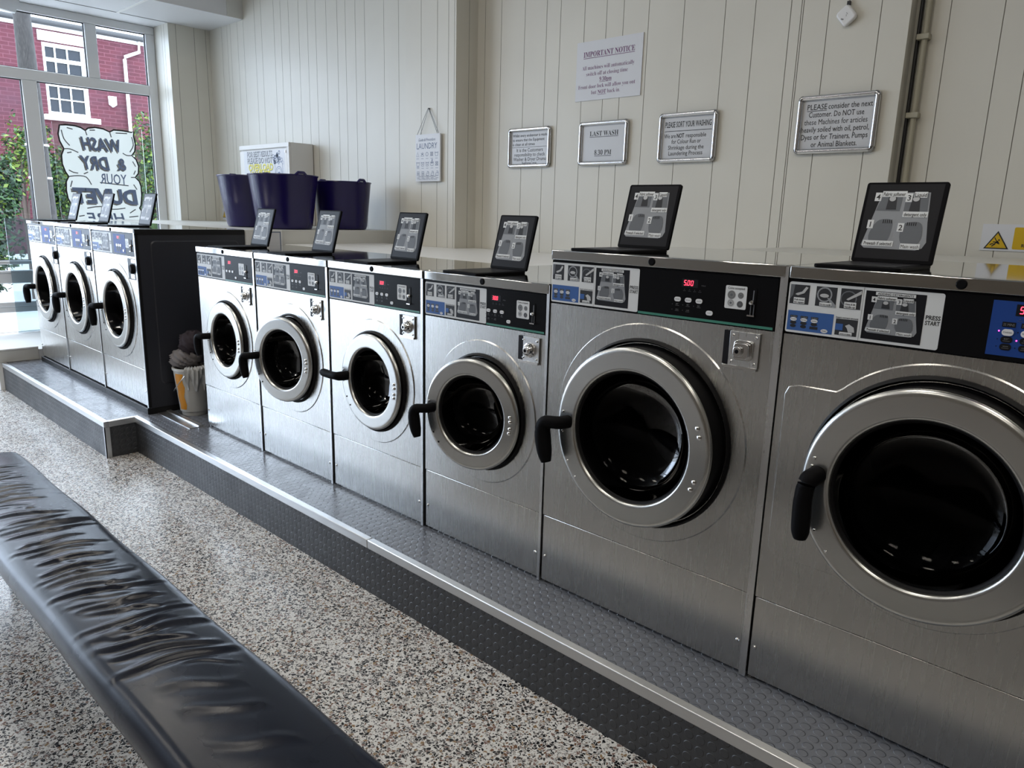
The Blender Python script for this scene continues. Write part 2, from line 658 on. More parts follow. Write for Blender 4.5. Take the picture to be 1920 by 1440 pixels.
class Canvas:
    """flat drawing on a plane: o origin, U and V axes (unit vectors), NN normal towards the viewer"""
    def __init__(s, mb, o, U, V, NN, step=0.0004):
        s.mb, s.o, s.U, s.V, s.NN, s.step = mb, Vector(o), Vector(U), Vector(V), Vector(NN), step
        s.flip = s.U.cross(s.V).dot(s.NN) < 0

    def p(s, u, v, k):
        return tuple(s.o + s.U * u + s.V * v + s.NN * (s.step * k))

    def poly(s, pts, m, k=1):
        f = list(range(len(pts)))
        s.mb.add([s.p(u, v, k) for u, v in pts], [f[::-1] if s.flip else f], m)

    def rect(s, u0, u1, v0, v1, m, k=1):
        s.poly([(u0, v0), (u1, v0), (u1, v1), (u0, v1)], m, k)

    def rrect(s, u0, u1, v0, v1, r, m, k=1):
        s.poly(rrect(u0, u1, v0, v1, r), m, k)

    def oval(s, u, v, a, b, m, k=1, n=20):
        s.poly([(u + a * cos(2 * pi * i / n), v + b * sin(2 * pi * i / n)) for i in range(n)], m, k)

    def ring(s, u, v, r0, r1, m, k=1, n=24, a0=0, a1=2 * pi):
        for i in range(n):
            t, q = a0 + (a1 - a0) * i / n, a0 + (a1 - a0) * (i + 1) / n
            s.poly([(u + r0 * cos(t), v + r0 * sin(t)), (u + r1 * cos(t), v + r1 * sin(t)), (u + r1 * cos(q), v + r1 * sin(q)), (u + r0 * cos(q), v + r0 * sin(q))], m, k)

    def line(s, pts, wd, m, k=1, closed=False):
        n = len(pts)
        L, Rr = [], []
        for i in range(n):
            if closed:
                a, b = pts[i - 1], pts[(i + 1) % n]
            else:
                a, b = pts[max(i - 1, 0)], pts[min(i + 1, n - 1)]
            dx, dy = b[0] - a[0], b[1] - a[1]
            q = sqrt(dx * dx + dy * dy) or 1
            ww = wd[i] if isinstance(wd, (list, tuple)) else wd
            ox, oy = -dy / q * ww / 2, dx / q * ww / 2
            L.append((pts[i][0] + ox, pts[i][1] + oy))
            Rr.append((pts[i][0] - ox, pts[i][1] - oy))
        for i in range(n if closed else n - 1):
            j = (i + 1) % n
            s.poly([Rr[i], Rr[j], L[j], L[i]], m, k)

    def text(s, t, u, v, wd, h, m, k=2, bold=0.0, shear=0.0, align='c', space=1.0, ser=False):
        """wd: total width (None: natural), h: capital height, (u, v): middle of the line at the baseline"""
        vs, fs, a, b = glyphs(serif(t) if ser else t, bold, shear, space)
        sy = h / 0.69
        sx_ = wd / max(b - a, 1e-4) if wd else sy
        wd = (b - a) * sx_
        u0 = {'c': u - wd / 2, 'l': u, 'r': u - wd}[align]
        s.mb.add([s.p(u0 + (x - a) * sx_, v + y * sy, k) for x, y in vs], [f[::-1] if s.flip else f for f in fs], m)


def front(mb, y, step=0.0004):
    return Canvas(mb, (0, y, 0), (1, 0, 0), (0, 0, 1), (0, -1, 0), step)


def smoothpts(pts, n=4, closed=False):
    out = []
    L = len(pts)
    rng = range(L if closed else L - 1)
    for i in rng:
        p0, p1, p2, p3 = (pts[(i - 1) % L], pts[i], pts[(i + 1) % L], pts[(i + 2) % L]) if closed else (pts[max(i - 1, 0)], pts[i], pts[i + 1], pts[min(i + 2, L - 1)])
        for q in range(n):
            t = q / n
            out.append(tuple(0.5 * (2 * b + (c - a) * t + (2 * a - 5 * b + 4 * c - d) * t * t + (3 * b - a - 3 * c + d) * t ** 3) for a, b, c, d in zip(p0, p1, p2, p3)))
    if not closed:
        out.append(pts[-1])
    return out


# ------------------------------------------------------------------ the room
PZ = 0.2315          # top of the plinth
YP, YP2, XS = -0.255, -0.4375, -0.479
mb = MB()
mb.box(-4.0, 6.6, -5.2, 2.05, -0.06, 0, 'terrazzo')
struct(mb.build('floor', smooth=0))


def boarded(mb, path, z0, z1, depth=0.004, half=0.0019):
    """path: list of (x, y, [grooves as fractions 0..1 along the next run]); inner side seen from -y / +x"""
    pts = []
    for i in range(len(path) - 1):
        (x0, y0, gs), (x1, y1, _) = path[i], path[i + 1]
        L = sqrt((x1 - x0) ** 2 + (y1 - y0) ** 2)
        tx, ty = (x1 - x0) / L, (y1 - y0) / L
        nx, ny = -ty, tx          # into the wall (left of travel)
        pts.append((x0, y0, 0))
        for g in gs:
            q = g * L
            for dq, dd, kk in ((-half, 0, 1), (0, depth, 1), (half, 0, 0)):
                pts.append((x0 + tx * (q + dq) + nx * dd, y0 + ty * (q + dq) + ny * dd, kk))
    pts.append((path[-1][0], path[-1][1], 0))
    for i in range(len(pts) - 1):
        a, b = pts[i], pts[i + 1]
        mb.add([(a[0], a[1], z0), (b[0], b[1], z0), (b[0], b[1], z1), (a[0], a[1], z1)], [(0, 1, 2, 3)], 'groove' if a[2] else 'wall_cream')


def gx(xs, x0, x1):
    return [(x - x0) / (x1 - x0) for x in xs]


XC, YF, YPI, YR, YR2 = -3.60, 1.86, 1.70, 1.90, 1.985
ZC = 3.80
mb = MB()
far_lines = [-3.33, -3.212, -3.144, -2.998, -2.877, -2.654, -2.53, -2.301, -2.18, -2.044, -1.879, -1.737, -1.608, -1.448, -1.286, -1.168, -1.03, -0.903, -0.653, -0.47, -0.30]
mid_lines = [0.43, 0.584, 0.798, 0.986, 1.101, 1.292, 1.457, 1.58, 1.754, 1.983, 2.231, 2.40, 2.589, 2.642, 2.652, 2.777, 3.018]
boarded(mb, [(-3.95, 1.44, [0.55, 0.72]), (XC, 1.44, [0.18, 0.62, 0.9]), (XC, YF, gx(far_lines, XC, -0.186)), (-0.186, YF, []), (-0.186, YPI, gx([-0.01, 0.163, 0.279, 0.339], -0.186, 0.356)), (0.356, YPI, [0.6]),
             (0.356, YR, gx(mid_lines, 0.356, 3.145)), (3.145, YR, []), (3.145, YR2, gx([3.284, 3.492, 3.60, 3.83, 4.05, 4.3, 4.6, 4.9, 5.3, 5.8], 3.145, 6.6)), (6.6, YR2, [])], 0, ZC)
# solid backing
mb.box(-4.1, 6.7, 2.0, 2.1, -0.06, ZC, 'wall_cream')
struct(mb.build('wall_back', smooth=0))
mb = MB()
mb.box(6.6, 6.7, -5.3, 2.1, -0.06, ZC, 'dark_room')
struct(mb.build('wall_end', smooth=0))
mb = MB()
mb.box(-4.1, 6.7, -5.3, -5.2, -0.06, ZC, 'dark_room')
struct(mb.build('wall_opposite', smooth=0))
# ceiling with the lower bulkhead over the shop window
mb = MB()
mb.box(-4.1, 6.7, -5.3, 2.1, ZC, ZC + 0.1, 'ceiling_panel')
struct(mb.build('ceiling', smooth=0))
mb = MB()
mb.box(-4.1, -2.875, -5.2, 1.99, 3.31, ZC, 'ceiling_panel')
for x in (-3.60,):
    mb.box(x - 0.006, x + 0.006, -5.2, 1.44, 3.307, 3.3101, 'pvc_line')
for y in (-1.1, 0.98):
    mb.box(-3.6, -2.875, y - 0.012, y + 0.012, 3.304, 3.3101, 'trim_white')
mb.box(-2.876, -2.868, 1.70, 1.86, 3.31, ZC, 'shelf_grey')
struct(mb.build('ceiling_bulkhead', smooth=0))

for lx, ly in ((-1.6, -0.7), (0.6, -0.7), (2.8, -0.7), (5.0, -0.7), (-1.6, -3.1), (0.6, -3.1), (2.8, -3.1), (5.0, -3.1)):  # light panels out of view, added to brighten the room
    cl = thing('added_fill_panel', (lx, ly, ZC - 0.03), 'added square fill panel over the aisle, out of view', 'added fill light', 'added fill panels')
    mb = MB()
    mb.box(lx - 0.31, lx + 0.31, ly - 0.31, ly + 0.31, ZC - 0.03, ZC - 0.001, 'trim_white')
    mb.build('fill_frame', cl, smooth=0)
    mb = MB()
    mb.add([(lx - 0.29, ly - 0.29, ZC - 0.031), (lx - 0.29, ly + 0.29, ZC - 0.031), (lx + 0.29, ly + 0.29, ZC - 0.031), (lx + 0.29, ly - 0.29, ZC - 0.031)], [(0, 1, 2, 3)], 'fill_glow')
    mb.build('fill_diffuser', cl, smooth=0)

# window wall: low wall, sill bed and the glazed frame
XW = -3.95
mb = MB()
mb.box(-4.1, XW - 0.03, -0.5, 1.46, -0.06, 0.29, 'trim_white')
mb.box(-4.1, -3.63, 1.46, 2.0, -0.06, ZC, 'wall_cream')
mb.box(-4.1, XW - 0.035, -5.3, 1.46, 3.29, ZC, 'trim_white')
mb.box(XW - 0.03, -2.87, -0.47, 1.435, 0.0, 0.318, 'trim_white')
mb.box(-2.872, -2.862, -0.47, -0.165, PZ, 0.330, 'shelf_grey')
mb.box(-2.90, -2.858, -0.47, -0.165, 0.330, 0.345, 'trim_white')
mb.box(-4.1, XW - 0.008, -1.9, -0.5, -0.06, 0.58, 'shelf_grey')  # unseen stretch of low wall, added to darken the far washers' reflections
struct(mb.build('wall_window', smooth=0, bevel=0.004))

win = bpy.data.objects.new('window_1', None)
COL.objects.link(win)
WO[win] = Vector((XW, 0, 0))
win.location = (XW, 0, 0)
struct(win)
fx0, fx1 = XW - 0.06, XW + 0.012


def bar(mb, y0, y1, z0, z1, m='pvc_white'):
    k_ = 0.003 if y1 - y0 > 1 else 0.0
    mb.box(fx0 - k_, fx1 + k_, y0, y1, z0, z1, m)


mb = MB()
bar(mb, -5.2, 1.44, 3.235, 3.31)                       # head
bar(mb, 1.352, 1.44, 0.95, 3.235)                      # jamb by the corner
bar(mb, -5.2, 1.352, 2.645, 2.742)                     # transom
bar(mb, 0.788, 0.892, 2.742, 3.235)                    # upper mullion
bar(mb, 0.212, 0.336, 0.30, 2.645)                     # lower post
for q in (-0.55, -1.95, -3.35):
    bar(mb, q - 0.05, q + 0.05, -0.02, 3.235)
bar(mb, -5.2, -5.10, 0.0, 3.235)
bar(mb, -5.1, -0.5, -0.02, 0.07)
bar(mb, -1.9, -0.6, 0.58, 0.64)
bar(mb, -0.5, 1.44, 0.965, 1.0)                        # lower transom
bar(mb, -0.5, 1.44, 0.885, 0.905)
mb.box(XW - 0.05, XW + 0.004, -0.5, 1.44, 0.785, 0.885, 'pvc_white')
bar(mb, -0.5, 1.44, 0.565, 0.61)
mb.box(XW - 0.05, XW + 0.004, -0.5, 1.44, 0.51, 0.565, 'pvc_white')
mb.box(XW - 0.05, XW + 0.002, -0.5, 1.44, 0.28, 0.325, 'trim_white')
mb.build('window_frame', win, bevel=0.008)
# black glazing gaskets round each light
lights = [(-0.5, 0.788, 2.742, 3.235), (0.892, 1.352, 2.742, 3.235), (0.336, 1.352, 1.0, 2.645), (-0.5, 0.212, 1.0, 2.645)]
mb = MB()
for y0, y1, z0, z1 in lights:
    g = 0.007
    for q in ((y0, y1, z0, z0 + g), (y0, y1, z1 - g, z1), (y0, y0 + g, z0, z1), (y1 - g, y1, z0, z1)):
        mb.box(XW - 0.032, XW - 0.012, *q, 'rubber_black')
mb.build('gasket', win, smooth=0)
for y0, y1, z0, z1 in [(a, b, c0, c1) for a, b in ((-1.9, -0.6), (-3.3, -2.0), (-5.1, -3.4)) for c0, c1 in ((0.07 if a < -2 else 0.64, 2.645), (2.742, 3.235))] + lights + [(-0.5, 1.44, 0.905, 0.965), (-0.5, 1.44, 0.61, 0.785), (-0.5, 1.44, 0.325, 0.51)]:
    mb = MB()
    mb.add([(XW - 0.024, y0, z0), (XW - 0.024, y1, z0), (XW - 0.024, y1, z1), (XW - 0.024, y0, z1)], [(0, 1, 2, 3)], 'window_glass')
    mb.build('window_pane', win, smooth=0)
mb = MB()
mb.prism([(XW + 0.013, -0.5, 3.308), (XW + 0.013, 0.255, 3.308), (XW + 0.013, 0.215, 3.20), (XW + 0.013, -0.5, 3.28)], (0.05, 0, 0), 'pvc_white')
mb.build('blind_box', win, smooth=0)

# plinth: rubber treads, risers, metal nosings
pl = bpy.data.objects.new('plinth', None)
COL.objects.link(pl)
WO[pl] = Vector((0, 0, 0))
struct(pl)
NW = 0.026
mb = MB()
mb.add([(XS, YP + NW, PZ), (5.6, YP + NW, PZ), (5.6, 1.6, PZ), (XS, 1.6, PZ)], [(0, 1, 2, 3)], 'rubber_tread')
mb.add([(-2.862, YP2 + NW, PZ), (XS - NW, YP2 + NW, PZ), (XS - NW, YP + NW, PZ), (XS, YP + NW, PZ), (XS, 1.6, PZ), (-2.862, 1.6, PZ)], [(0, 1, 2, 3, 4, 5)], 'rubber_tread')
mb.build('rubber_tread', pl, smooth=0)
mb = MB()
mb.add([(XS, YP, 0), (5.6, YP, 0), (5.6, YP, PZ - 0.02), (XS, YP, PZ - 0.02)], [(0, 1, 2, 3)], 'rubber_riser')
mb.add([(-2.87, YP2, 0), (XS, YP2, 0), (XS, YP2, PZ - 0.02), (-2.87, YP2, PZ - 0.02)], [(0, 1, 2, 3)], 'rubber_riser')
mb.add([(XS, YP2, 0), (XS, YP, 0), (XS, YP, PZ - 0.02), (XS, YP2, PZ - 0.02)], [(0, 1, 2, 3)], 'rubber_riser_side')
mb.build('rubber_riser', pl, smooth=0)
for x0, x1 in ((XS - 0.003, 2.005), (2.0075, 5.6)):
    mb = MB()
    mb.box(x0, x1, YP - 0.004, YP + NW, PZ - 0.034, PZ + 0.003, 'alu')
    mb.build('metal_nosing', pl, bevel=0.003)
mb = MB()
mb.box(-2.862, XS + 0.004, YP2 - 0.004, YP2 + NW, PZ - 0.034, PZ + 0.003, 'alu')
mb.build('metal_nosing', pl, bevel=0.003)
mb = MB()
mb.box(XS - NW, XS + 0.004, YP2 + NW, YP + NW, PZ - 0.034, PZ + 0.003, 'alu')
mb.build('metal_nosing', pl, bevel=0.003)
mb = MB()
mb.box(XS - 0.012, XS + 0.004, YP2 - 0.004, YP2 + 0.002, 0, PZ - 0.034, 'alu')
mb.box(XS - 0.001, XS + 0.004, YP2 - 0.004, YP2 + 0.028, 0, PZ - 0.034, 'alu')
mb.build('corner_trim', pl, smooth=0)
mb = MB()
mb.box(-0.478, -0.002, -0.115, -0.060, PZ, PZ + 0.004, 'alu')
mb.box(-0.478, -0.002, -0.060, -0.032, PZ, PZ + 0.012, 'alu')
mb.build('threshold_strip', pl, smooth=0)

# ------------------------------------------------------------------ washing machines


def tray_picture(c, u0, u1, v0, v1, header=False, tiny=False, k=1):
    """photo of the detergent drawer, drawn on canvas c in the given rectangle"""
    W, H = u1 - u0, v1 - v0

    def P(a, b):
        return (u0 + a * W, v0 + b * H)

    def cap(t, a, b, wa, hb, s=1.0, kk=4):
        c.rect(u0 + (a - wa / 2) * W, u0 + (a + wa / 2) * W, v0 + (b - hb / 2) * H, v0 + (b + hb / 2) * H, 'photo_pale' if tiny else 'sticker_white', k + kk)
        if not tiny:
            c.text(t, u0 + a * W, v0 + (b - hb * 0.33) * H, None if len(t) == 1 else wa * W * 0.9, hb * H * 0.62, 'ink_black', k + kk + 1, bold=0.012)
    c.rect(u0, u1, v0, v1, 'photo_black', k)
    top = 0.89 if not header else 0.86
    body = [P(0.20, top), P(0.84, top), P(0.88, 0.5), P(0.92, 0.24), P(0.88, 0.16), P(0.80, 0.13), P(0.10, 0.14), P(0.05, 0.18), P(0.07, 0.26)]
    c.poly(body, 'photo_light', k + 1)
    # four compartments
    c.poly([P(0.225, top - 0.01), P(0.49, top - 0.01), P(0.485, 0.64), P(0.155, 0.645)], 'photo_mid', k + 2)
    c.poly([P(0.53, top - 0.01), P(0.825, top - 0.01), P(0.855, 0.58), P(0.535, 0.58)], 'photo_mid', k + 2)
    c.poly([P(0.145, 0.60), P(0.46, 0.595), P(0.455, 0.30), P(0.42, 0.22), P(0.12, 0.20), P(0.08, 0.24)], 'photo_light', k + 2)
    if not tiny:
        c.poly([P(0.30, top - 0.06), P(0.41, top - 0.06), P(0.43, 0.66), P(0.29, 0.66)], 'photo_dark', k + 3)
        c.poly([P(0.62, top - 0.06), P(0.72, top - 0.06), P(0.75, 0.60), P(0.60, 0.60)], 'photo_dark', k + 3)
        for a in (0.355, 0.67):
            c.oval(u0 + a * W, v0 + (top - 0.085) * H, 0.045 * W, 0.035 * H, 'photo_pale', k + 4, 12)
    c.poly(smoothpts([P(0.13, 0.30), P(0.17, 0.44), P(0.24, 0.52), P(0.38, 0.53), P(0.43, 0.47), P(0.42, 0.30), P(0.37, 0.21), P(0.19, 0.20)], 3, True), 'photo_mid', k + 3)
    c.poly(smoothpts([P(0.555, 0.30), P(0.56, 0.43), P(0.61, 0.49), P(0.77, 0.50), P(0.83, 0.43), P(0.84, 0.28), P(0.77, 0.18), P(0.62, 0.19)], 3, True), 'photo_mid', k + 3)
    if not tiny:
        for i in range(5):
            a = 0.29 + 0.028 * i
            c.rect(u0 + a * W, u0 + (a + 0.011) * W, v0 + 0.475 * H, v0 + 0.525 * H, 'photo_black', k + 4)
            a = 0.62 + 0.028 * i
            c.rect(u0 + a * W, u0 + (a + 0.011) * W, v0 + 0.45 * H, v0 + 0.495 * H, 'photo_black', k + 4)
    cap('4', 0.155, 0.83, 0.09, 0.115)
    cap('3', 0.575, 0.82, 0.085, 0.115)
    cap('Fabric softener', 0.37, 0.868, 0.33, 0.078)
    cap('Liquid', 0.72, 0.858, 0.17, 0.078)
    cap('detergent only', 0.70, 0.60, 0.33, 0.074)
    cap('1', 0.125, 0.46, 0.085, 0.115)
    cap('2', 0.545, 0.425, 0.085, 0.115)
    cap('Prewash if selected', 0.28, 0.205, 0.42, 0.074)
    cap('Main wash', 0.72, 0.178, 0.26, 0.074)
    if header:
        cap('ADDING DETERGENTS', 0.50, 0.955, 0.66, 0.066)


def photo(c, u0, u1, v0, v1, kind, captions, k=1, tiny=False):
    W, H = u1 - u0, v1 - v0

    def P(a, b):
        return (u0 + a * W, v0 + b * H)
    c.rect(u0, u1, v0, v1, 'photo_dark', k)
    if kind == 0:
        c.poly([P(0, 1), P(0.22, 1), P(0.16, 0.45), P(0, 0.2)], 'photo_mid', k + 1)
        c.poly([P(0.28, 0.5), P(0.35, 0.56), P(0.62, 0.66), P(0.80, 0.92), P(0.93, 0.88), P(0.74, 0.58), P(0.42, 0.45)], 'photo_pale', k + 2)
    elif kind == 1:
        c.ring(u0 + 0.42 * W, v0 + 0.60 * H, 0.30 * W, 0.37 * W, 'photo_light', k + 1, 16)
        c.oval(u0 + 0.42 * W, v0 + 0.55 * H, 0.22 * W, 0.10 * H, 'photo_pale', k + 2, 12)
        c.poly([P(0.55, 0.48), P(0.70, 0.42), P(1, 0.12), P(1, 0), P(0.84, 0)], 'photo_light', k + 2)
    elif kind == 2:
        c.ring(u0 + 0.40 * W, v0 + 0.50 * H, 0.34 * W, 0.40 * W, 'photo_mid', k + 1, 16)
        c.poly([P(0.30, 0.46), P(0.36, 0.52), P(0.98, 0.95), P(1, 0.78), P(0.60, 0.54), P(0.40, 0.42)], 'photo_pale', k + 2)
    else:
        c.rect(u0, u0 + 0.35 * W, v0 + 0.3 * H, v0 + 0.7 * H, 'sticker_blue', k + 1)
        c.poly([P(0.45, 0.60), P(0.62, 0.72), P(0.85, 0.55), P(0.90, 0.25), P(0.62, 0.22), P(0.55, 0.45)], 'photo_pale', k + 2)
    n = len(captions)
    if captions:
        hb = 0.13 * n + 0.05
        c.rect(u0 + 0.22 * W, u0 + 0.80 * W, v0 + 0.03 * H, v0 + (0.03 + hb) * H, 'sticker_white', k + 3)
        if not tiny:
            for i, t in enumerate(captions):
                c.text(t, u0 + 0.51 * W, v0 + (0.06 + 0.13 * (n - 1 - i)) * H, 0.50 * W, 0.085 * H, 'ink_black', k + 4, bold=0.02)


def instruction_sticker(root, x0, x1, z0, z1, y, tiny):
    """white instruction label: three photos, blue key panel, coin photo, drawer photo, PRESS START"""
    W, H = x1 - x0, z1 - z0
    sc = W / 0.349
    mb = MB()
    mb.rbox(x0, x1, y - 0.0016, y, z0, z1, 0.006, 'sticker_white')
    o = mb.build('instruction_sticker', root, smooth=0)
    mb = MB()
    c = front(mb, y - 0.0016, 0.0003)

    def X(a):
        return x0 + a * sc

    def Z(a):
        return z1 - a * H / 0.135
    for i, (a, b, kd, cp) in enumerate(((0.004, 0.052, 0, ('Push down', 'to open')), (0.068, 0.118, 1, ('Do not overfill',)), (0.127, 0.175, 2, ('Close & lift', 'handle up')))):
        photo(c, X(a), X(b), Z(0.058), Z(0.007), kd, cp, 1, tiny)
        mb.build('photo', o, smooth=0)
        mb = MB()
        c = front(mb, y - 0.0016, 0.0003)
    photo(c, X(0.123), X(0.174), Z(0.127), Z(0.085), 3, ('shown on display',) if not tiny else (), 1, tiny)
    if not tiny:
        c.text('Insert correct amount', X(0.1485), Z(0.0835), 0.052 * sc, 0.0042, 'ink_black', 2, bold=0.02)
    mb.build('photo', o, smooth=0)
    mb = MB()
    c = front(mb, y - 0.0016, 0.0003)
    c.rect(X(0.004), X(0.117), Z(0.129), Z(0.076), 'sticker_blue', 1)
    for i in range(3):
        u = X(0.0195 + 0.026 * i)
        c.rect(u - 0.009 * sc, u + 0.009 * sc, Z(0.0945), Z(0.0885), 'ink_black', 2)
        c.oval(u, Z(0.099), 0.0085 * sc, 0.0048, 'button_white', 3, 14)
        c.oval(u, Z(0.108), 0.0080 * sc, 0.0045, 'ink_black', 2, 14)
        if i < 2:
            c.oval(u, Z(0.117), 0.0075 * sc, 0.0042, 'ink_black', 2, 14)
        else:
            c.rect(u - 0.010 * sc, u + 0.010 * sc, Z(0.121), Z(0.114), 'ink_black', 2)
        if not tiny:
            c.text(('25 MINS', '21 MINS', '20 MINS')[i], u, Z(0.0935), 0.015 * sc, 0.0036, 'photo_light', 3)
            c.text(('STANDARD', 'PREWASH', 'QUICK')[i], u, Z(0.1002), 0.013 * sc, 0.0024, 'ink_black', 4, bold=0.02)
    c.oval(X(0.098), Z(0.122), 0.0085 * sc, 0.0048, 'button_white', 3, 14)
    if not tiny:
        c.text('START', X(0.098), Z(0.1235), 0.012 * sc, 0.003, 'ink_black', 4, bold=0.02)
    mb.build('key_diagram', o, smooth=0)
    mb = MB()
    c = front(mb, y - 0.0016, 0.0003)
    c.rect(X(0.1785), X(0.1795), Z(0.1345), Z(0.0005), 'photo_light', 1)
    tray_picture(c, X(0.184), X(0.313), Z(0.128), Z(0.007), True, tiny)
    mb.build('drawer_photo', o, smooth=0)
    mb = MB()
    c = front(mb, y - 0.0016, 0.0003)
    c.text('PRESS', X(0.3315), Z(0.064), 0.030 * sc, 0.0095, 'ink_black', 1, bold=0.022)
    c.text('START', X(0.3315), Z(0.077), 0.030 * sc, 0.0095, 'ink_black', 1, bold=0.022)
    mb.build('lettering', o, smooth=0)


SEG = {'0': 'abcdef', '1': 'bc', '2': 'abged', '3': 'abgcd', '4': 'fgbc', '5': 'afgcd', '8': 'abcdefg'}


def seven(c, txt, u0, v0, h, m, k):
    """red seven-segment digits"""
    wd, sl = h * 0.52, 0.12
    t = h * 0.11
    u = u0
    for ch in txt:
        if ch == '.':
            c.rect(u - 0.25 * wd, u - 0.25 * wd + t, v0, v0 + t, m, k)
            continue
        s = SEG[ch]

        def q(a0, b0, a1, b1):
            c.poly([(u + a + sl * b, v0 + b) for a, b in ((a0, b0), (a1, b0), (a1, b1), (a0, b1))], m, k)
        g = t * 0.6
        if 'a' in s: q(g, h - t, wd - g, h)
        if 'd' in s: q(g, 0, wd - g, t)
        if 'g' in s: q(g, h / 2 - t / 2, wd - g, h / 2 + t / 2)
        if 'f' in s: q(0, h / 2 + g / 2, t, h - g)
        if 'e' in s: q(0, g, t, h / 2 - g / 2)
        if 'b' in s: q(wd - t, h / 2 + g / 2, wd, h - g)
        if 'c' in s: q(wd - t, g, wd, h / 2 - g / 2)
        u += wd * 1.42


def control_panel(root, x0, x1, z0, z1, y, L, price, green, tiny):
    """L: layout dict of absolute x positions"""
    mb = MB()
    mb.rbox(x0, x1, y - 0.0025, y + 0.004, z0, z1, 0.006, 'panel_black')
    if green:
        mb.box(x0 + 0.002, x1 - 0.004, y - 0.0030, y - 0.0024, z0 + 0.001, z0 + 0.008, 'green_strip')
    cp = mb.build('control_panel', root, smooth=0)
    yy = y - 0.0025
    if L.get('blue'):
        b0, b1 = L['blue']
        mb = MB()
        mb.box(b0, b1, yy - 0.0006, yy, z0 + 0.010, z1 - 0.008, 'panel_blue')
        mb.build('blue_keypad', cp, smooth=0)
        yy -= 0.0006
    mb = MB()
    c = front(mb, yy, 0.0003)
    zd = L['dz']
    hd = L['dh']
    c.rect(L['dx'] - 0.006, L['dx'] + L['dw'] + 0.006, zd - 0.005, zd + hd + 0.004, 'photo_black', 1)
    seven(c, price, L['dx'], zd, hd, 'led_red', 2)
    mb.build('display', cp, smooth=0)
    # keys
    for i, bx in enumerate(L['bx']):
        mb = MB()
        a, b = L['bs']
        mb.rbox(bx - a, bx + a, yy - 0.0022, yy, L['bz'] - b, L['bz'] + b, b * 0.98, 'button_white')
        c = front(mb, yy - 0.0022, 0.0003)
        if not tiny:
            c.text(L['bt'][i], bx, L['bz'] - 0.0014, a * 1.5, 0.003, 'ink_grey', 1, bold=0.01)
        mb.build('button', cp, smooth=0)
    if L.get('start'):
        sx_, sz_ = L['start']
        mb = MB()
        a, b = L['bs']
        mb.rbox(sx_ - a, sx_ + a, yy - 0.0022, yy, sz_ - b, sz_ + b, b * 0.98, 'button_white')
        if not tiny:
            front(mb, yy - 0.0022, 0.0003).text('START', sx_, sz_ - 0.0014, a * 1.3, 0.003, 'coin_grey', 1)
        mb.build('button', cp, smooth=0)
    mb = MB()
    c = front(mb, yy, 0.0003)
    a, b = L['bs']
    if L.get('dark_keys'):
        for i, bx in enumerate(L['bx']):
            for r in (1, 2):
                if i == 2 and r == 2:
                    continue
                zz = L['bz'] - r * L['dark_keys']
                if L.get('blue'):
                    c.rrect(bx - a, bx + a, zz - b, zz + b, b * 0.95, 'photo_black', 2)
                if not tiny:
                    c.text((('60\u00b0', '40\u00b0', '30\u00b0'), ('warm', 'cold', ''))[r - 1][i], bx, zz, a * 0.9, 0.0036, 'coin_grey', 3)
                    c.rect(bx - a * 0.6, bx + a * 0.6, zz - 0.0035, zz - 0.0022, 'ink_dim', 3)
                c.oval(bx - a - 0.006, zz, 0.0012, 0.0012, 'ink_dim' if not L.get('blue') else 'photo_black', 2, 8)
        if L.get('blue') and not tiny:
            for i, bx in enumerate(L['bx']):
                c.rect(bx - 0.0125, bx + 0.0125, L['bz'] + 0.0115, L['bz'] + 0.0225, 'photo_black', 2)
                c.text(('25 MINS', '21 MINS', '20 MINS')[i], bx, L['bz'] + 0.0143, 0.021, 0.0052, 'coin_grey', 3)
            c.oval(L['bx'][0] - a - 0.0055, L['bz'] + 0.002, 0.0016, 0.0016, 'led_pink', 3, 10)
            c.oval(L['bx'][1] - a - 0.0055, L['bz'] - L['dark_keys'], 0.0016, 0.0016, 'led_pink', 3, 10)
            c.oval(L['bx'][1] - a - 0.0055, L['bz'] + 0.002, 0.0014, 0.0014, 'photo_black', 3, 10)
    for i in range(4):
        u = L['dx'] + 0.004 + 0.0165 * i
        c.oval(u, zd - 0.0115, 0.0011, 0.0011, 'ink_dim', 2, 8)
        if not tiny:
            c.text(('wash', 'rinse', 'spin', 'end')[i], u, zd - 0.0165, 0.009, 0.0026, 'ink_dim', 2)
    if not tiny and not L.get('blue'):
        c.text('MINS', L['dx'] + L['dw'] + 0.024, zd + 0.001, 0.013, 0.0036, 'ink_dim', 2)
    mb.build('panel_marking', cp, smooth=0)
    if L.get('coin'):
        u0, u1, v0, v1 = L['coin']
        mb = MB()
        mb.rbox(u0, u1, yy - 0.0012, yy, v0, v1, 0.004, 'sticker_white')
        c = front(mb, yy - 0.0012, 0.0003)
        W, H = u1 - u0, v1 - v0
        if not tiny:
            c.text('Coins accepted', (u0 + u1) / 2, v1 - 0.15 * H, W * 0.78, H * 0.10, 'ink_black', 1, bold=0.008)
        for a, b, r, mm in ((0.30, 0.60, 0.19, 'coin_grey'), (0.73, 0.60, 0.135, 'coin_grey'), (0.29, 0.25, 0.165, 'photo_pale'), (0.72, 0.22, 0.14, 'coin_dark')):
            c.oval(u0 + a * W, v0 + b * H, r * W, r * W, mm, 1, 20)
            if not tiny:
                c.ring(u0 + a * W, v0 + b * H, r * W * 0.66, r * W * 0.76, 'photo_mid', 2, 16)
                c.oval(u0 + a * W, v0 + b * H, r * W * 0.35, r * W * 0.35, 'photo_mid', 2, 10)
        mb.build('coin_sticker', cp, smooth=0)
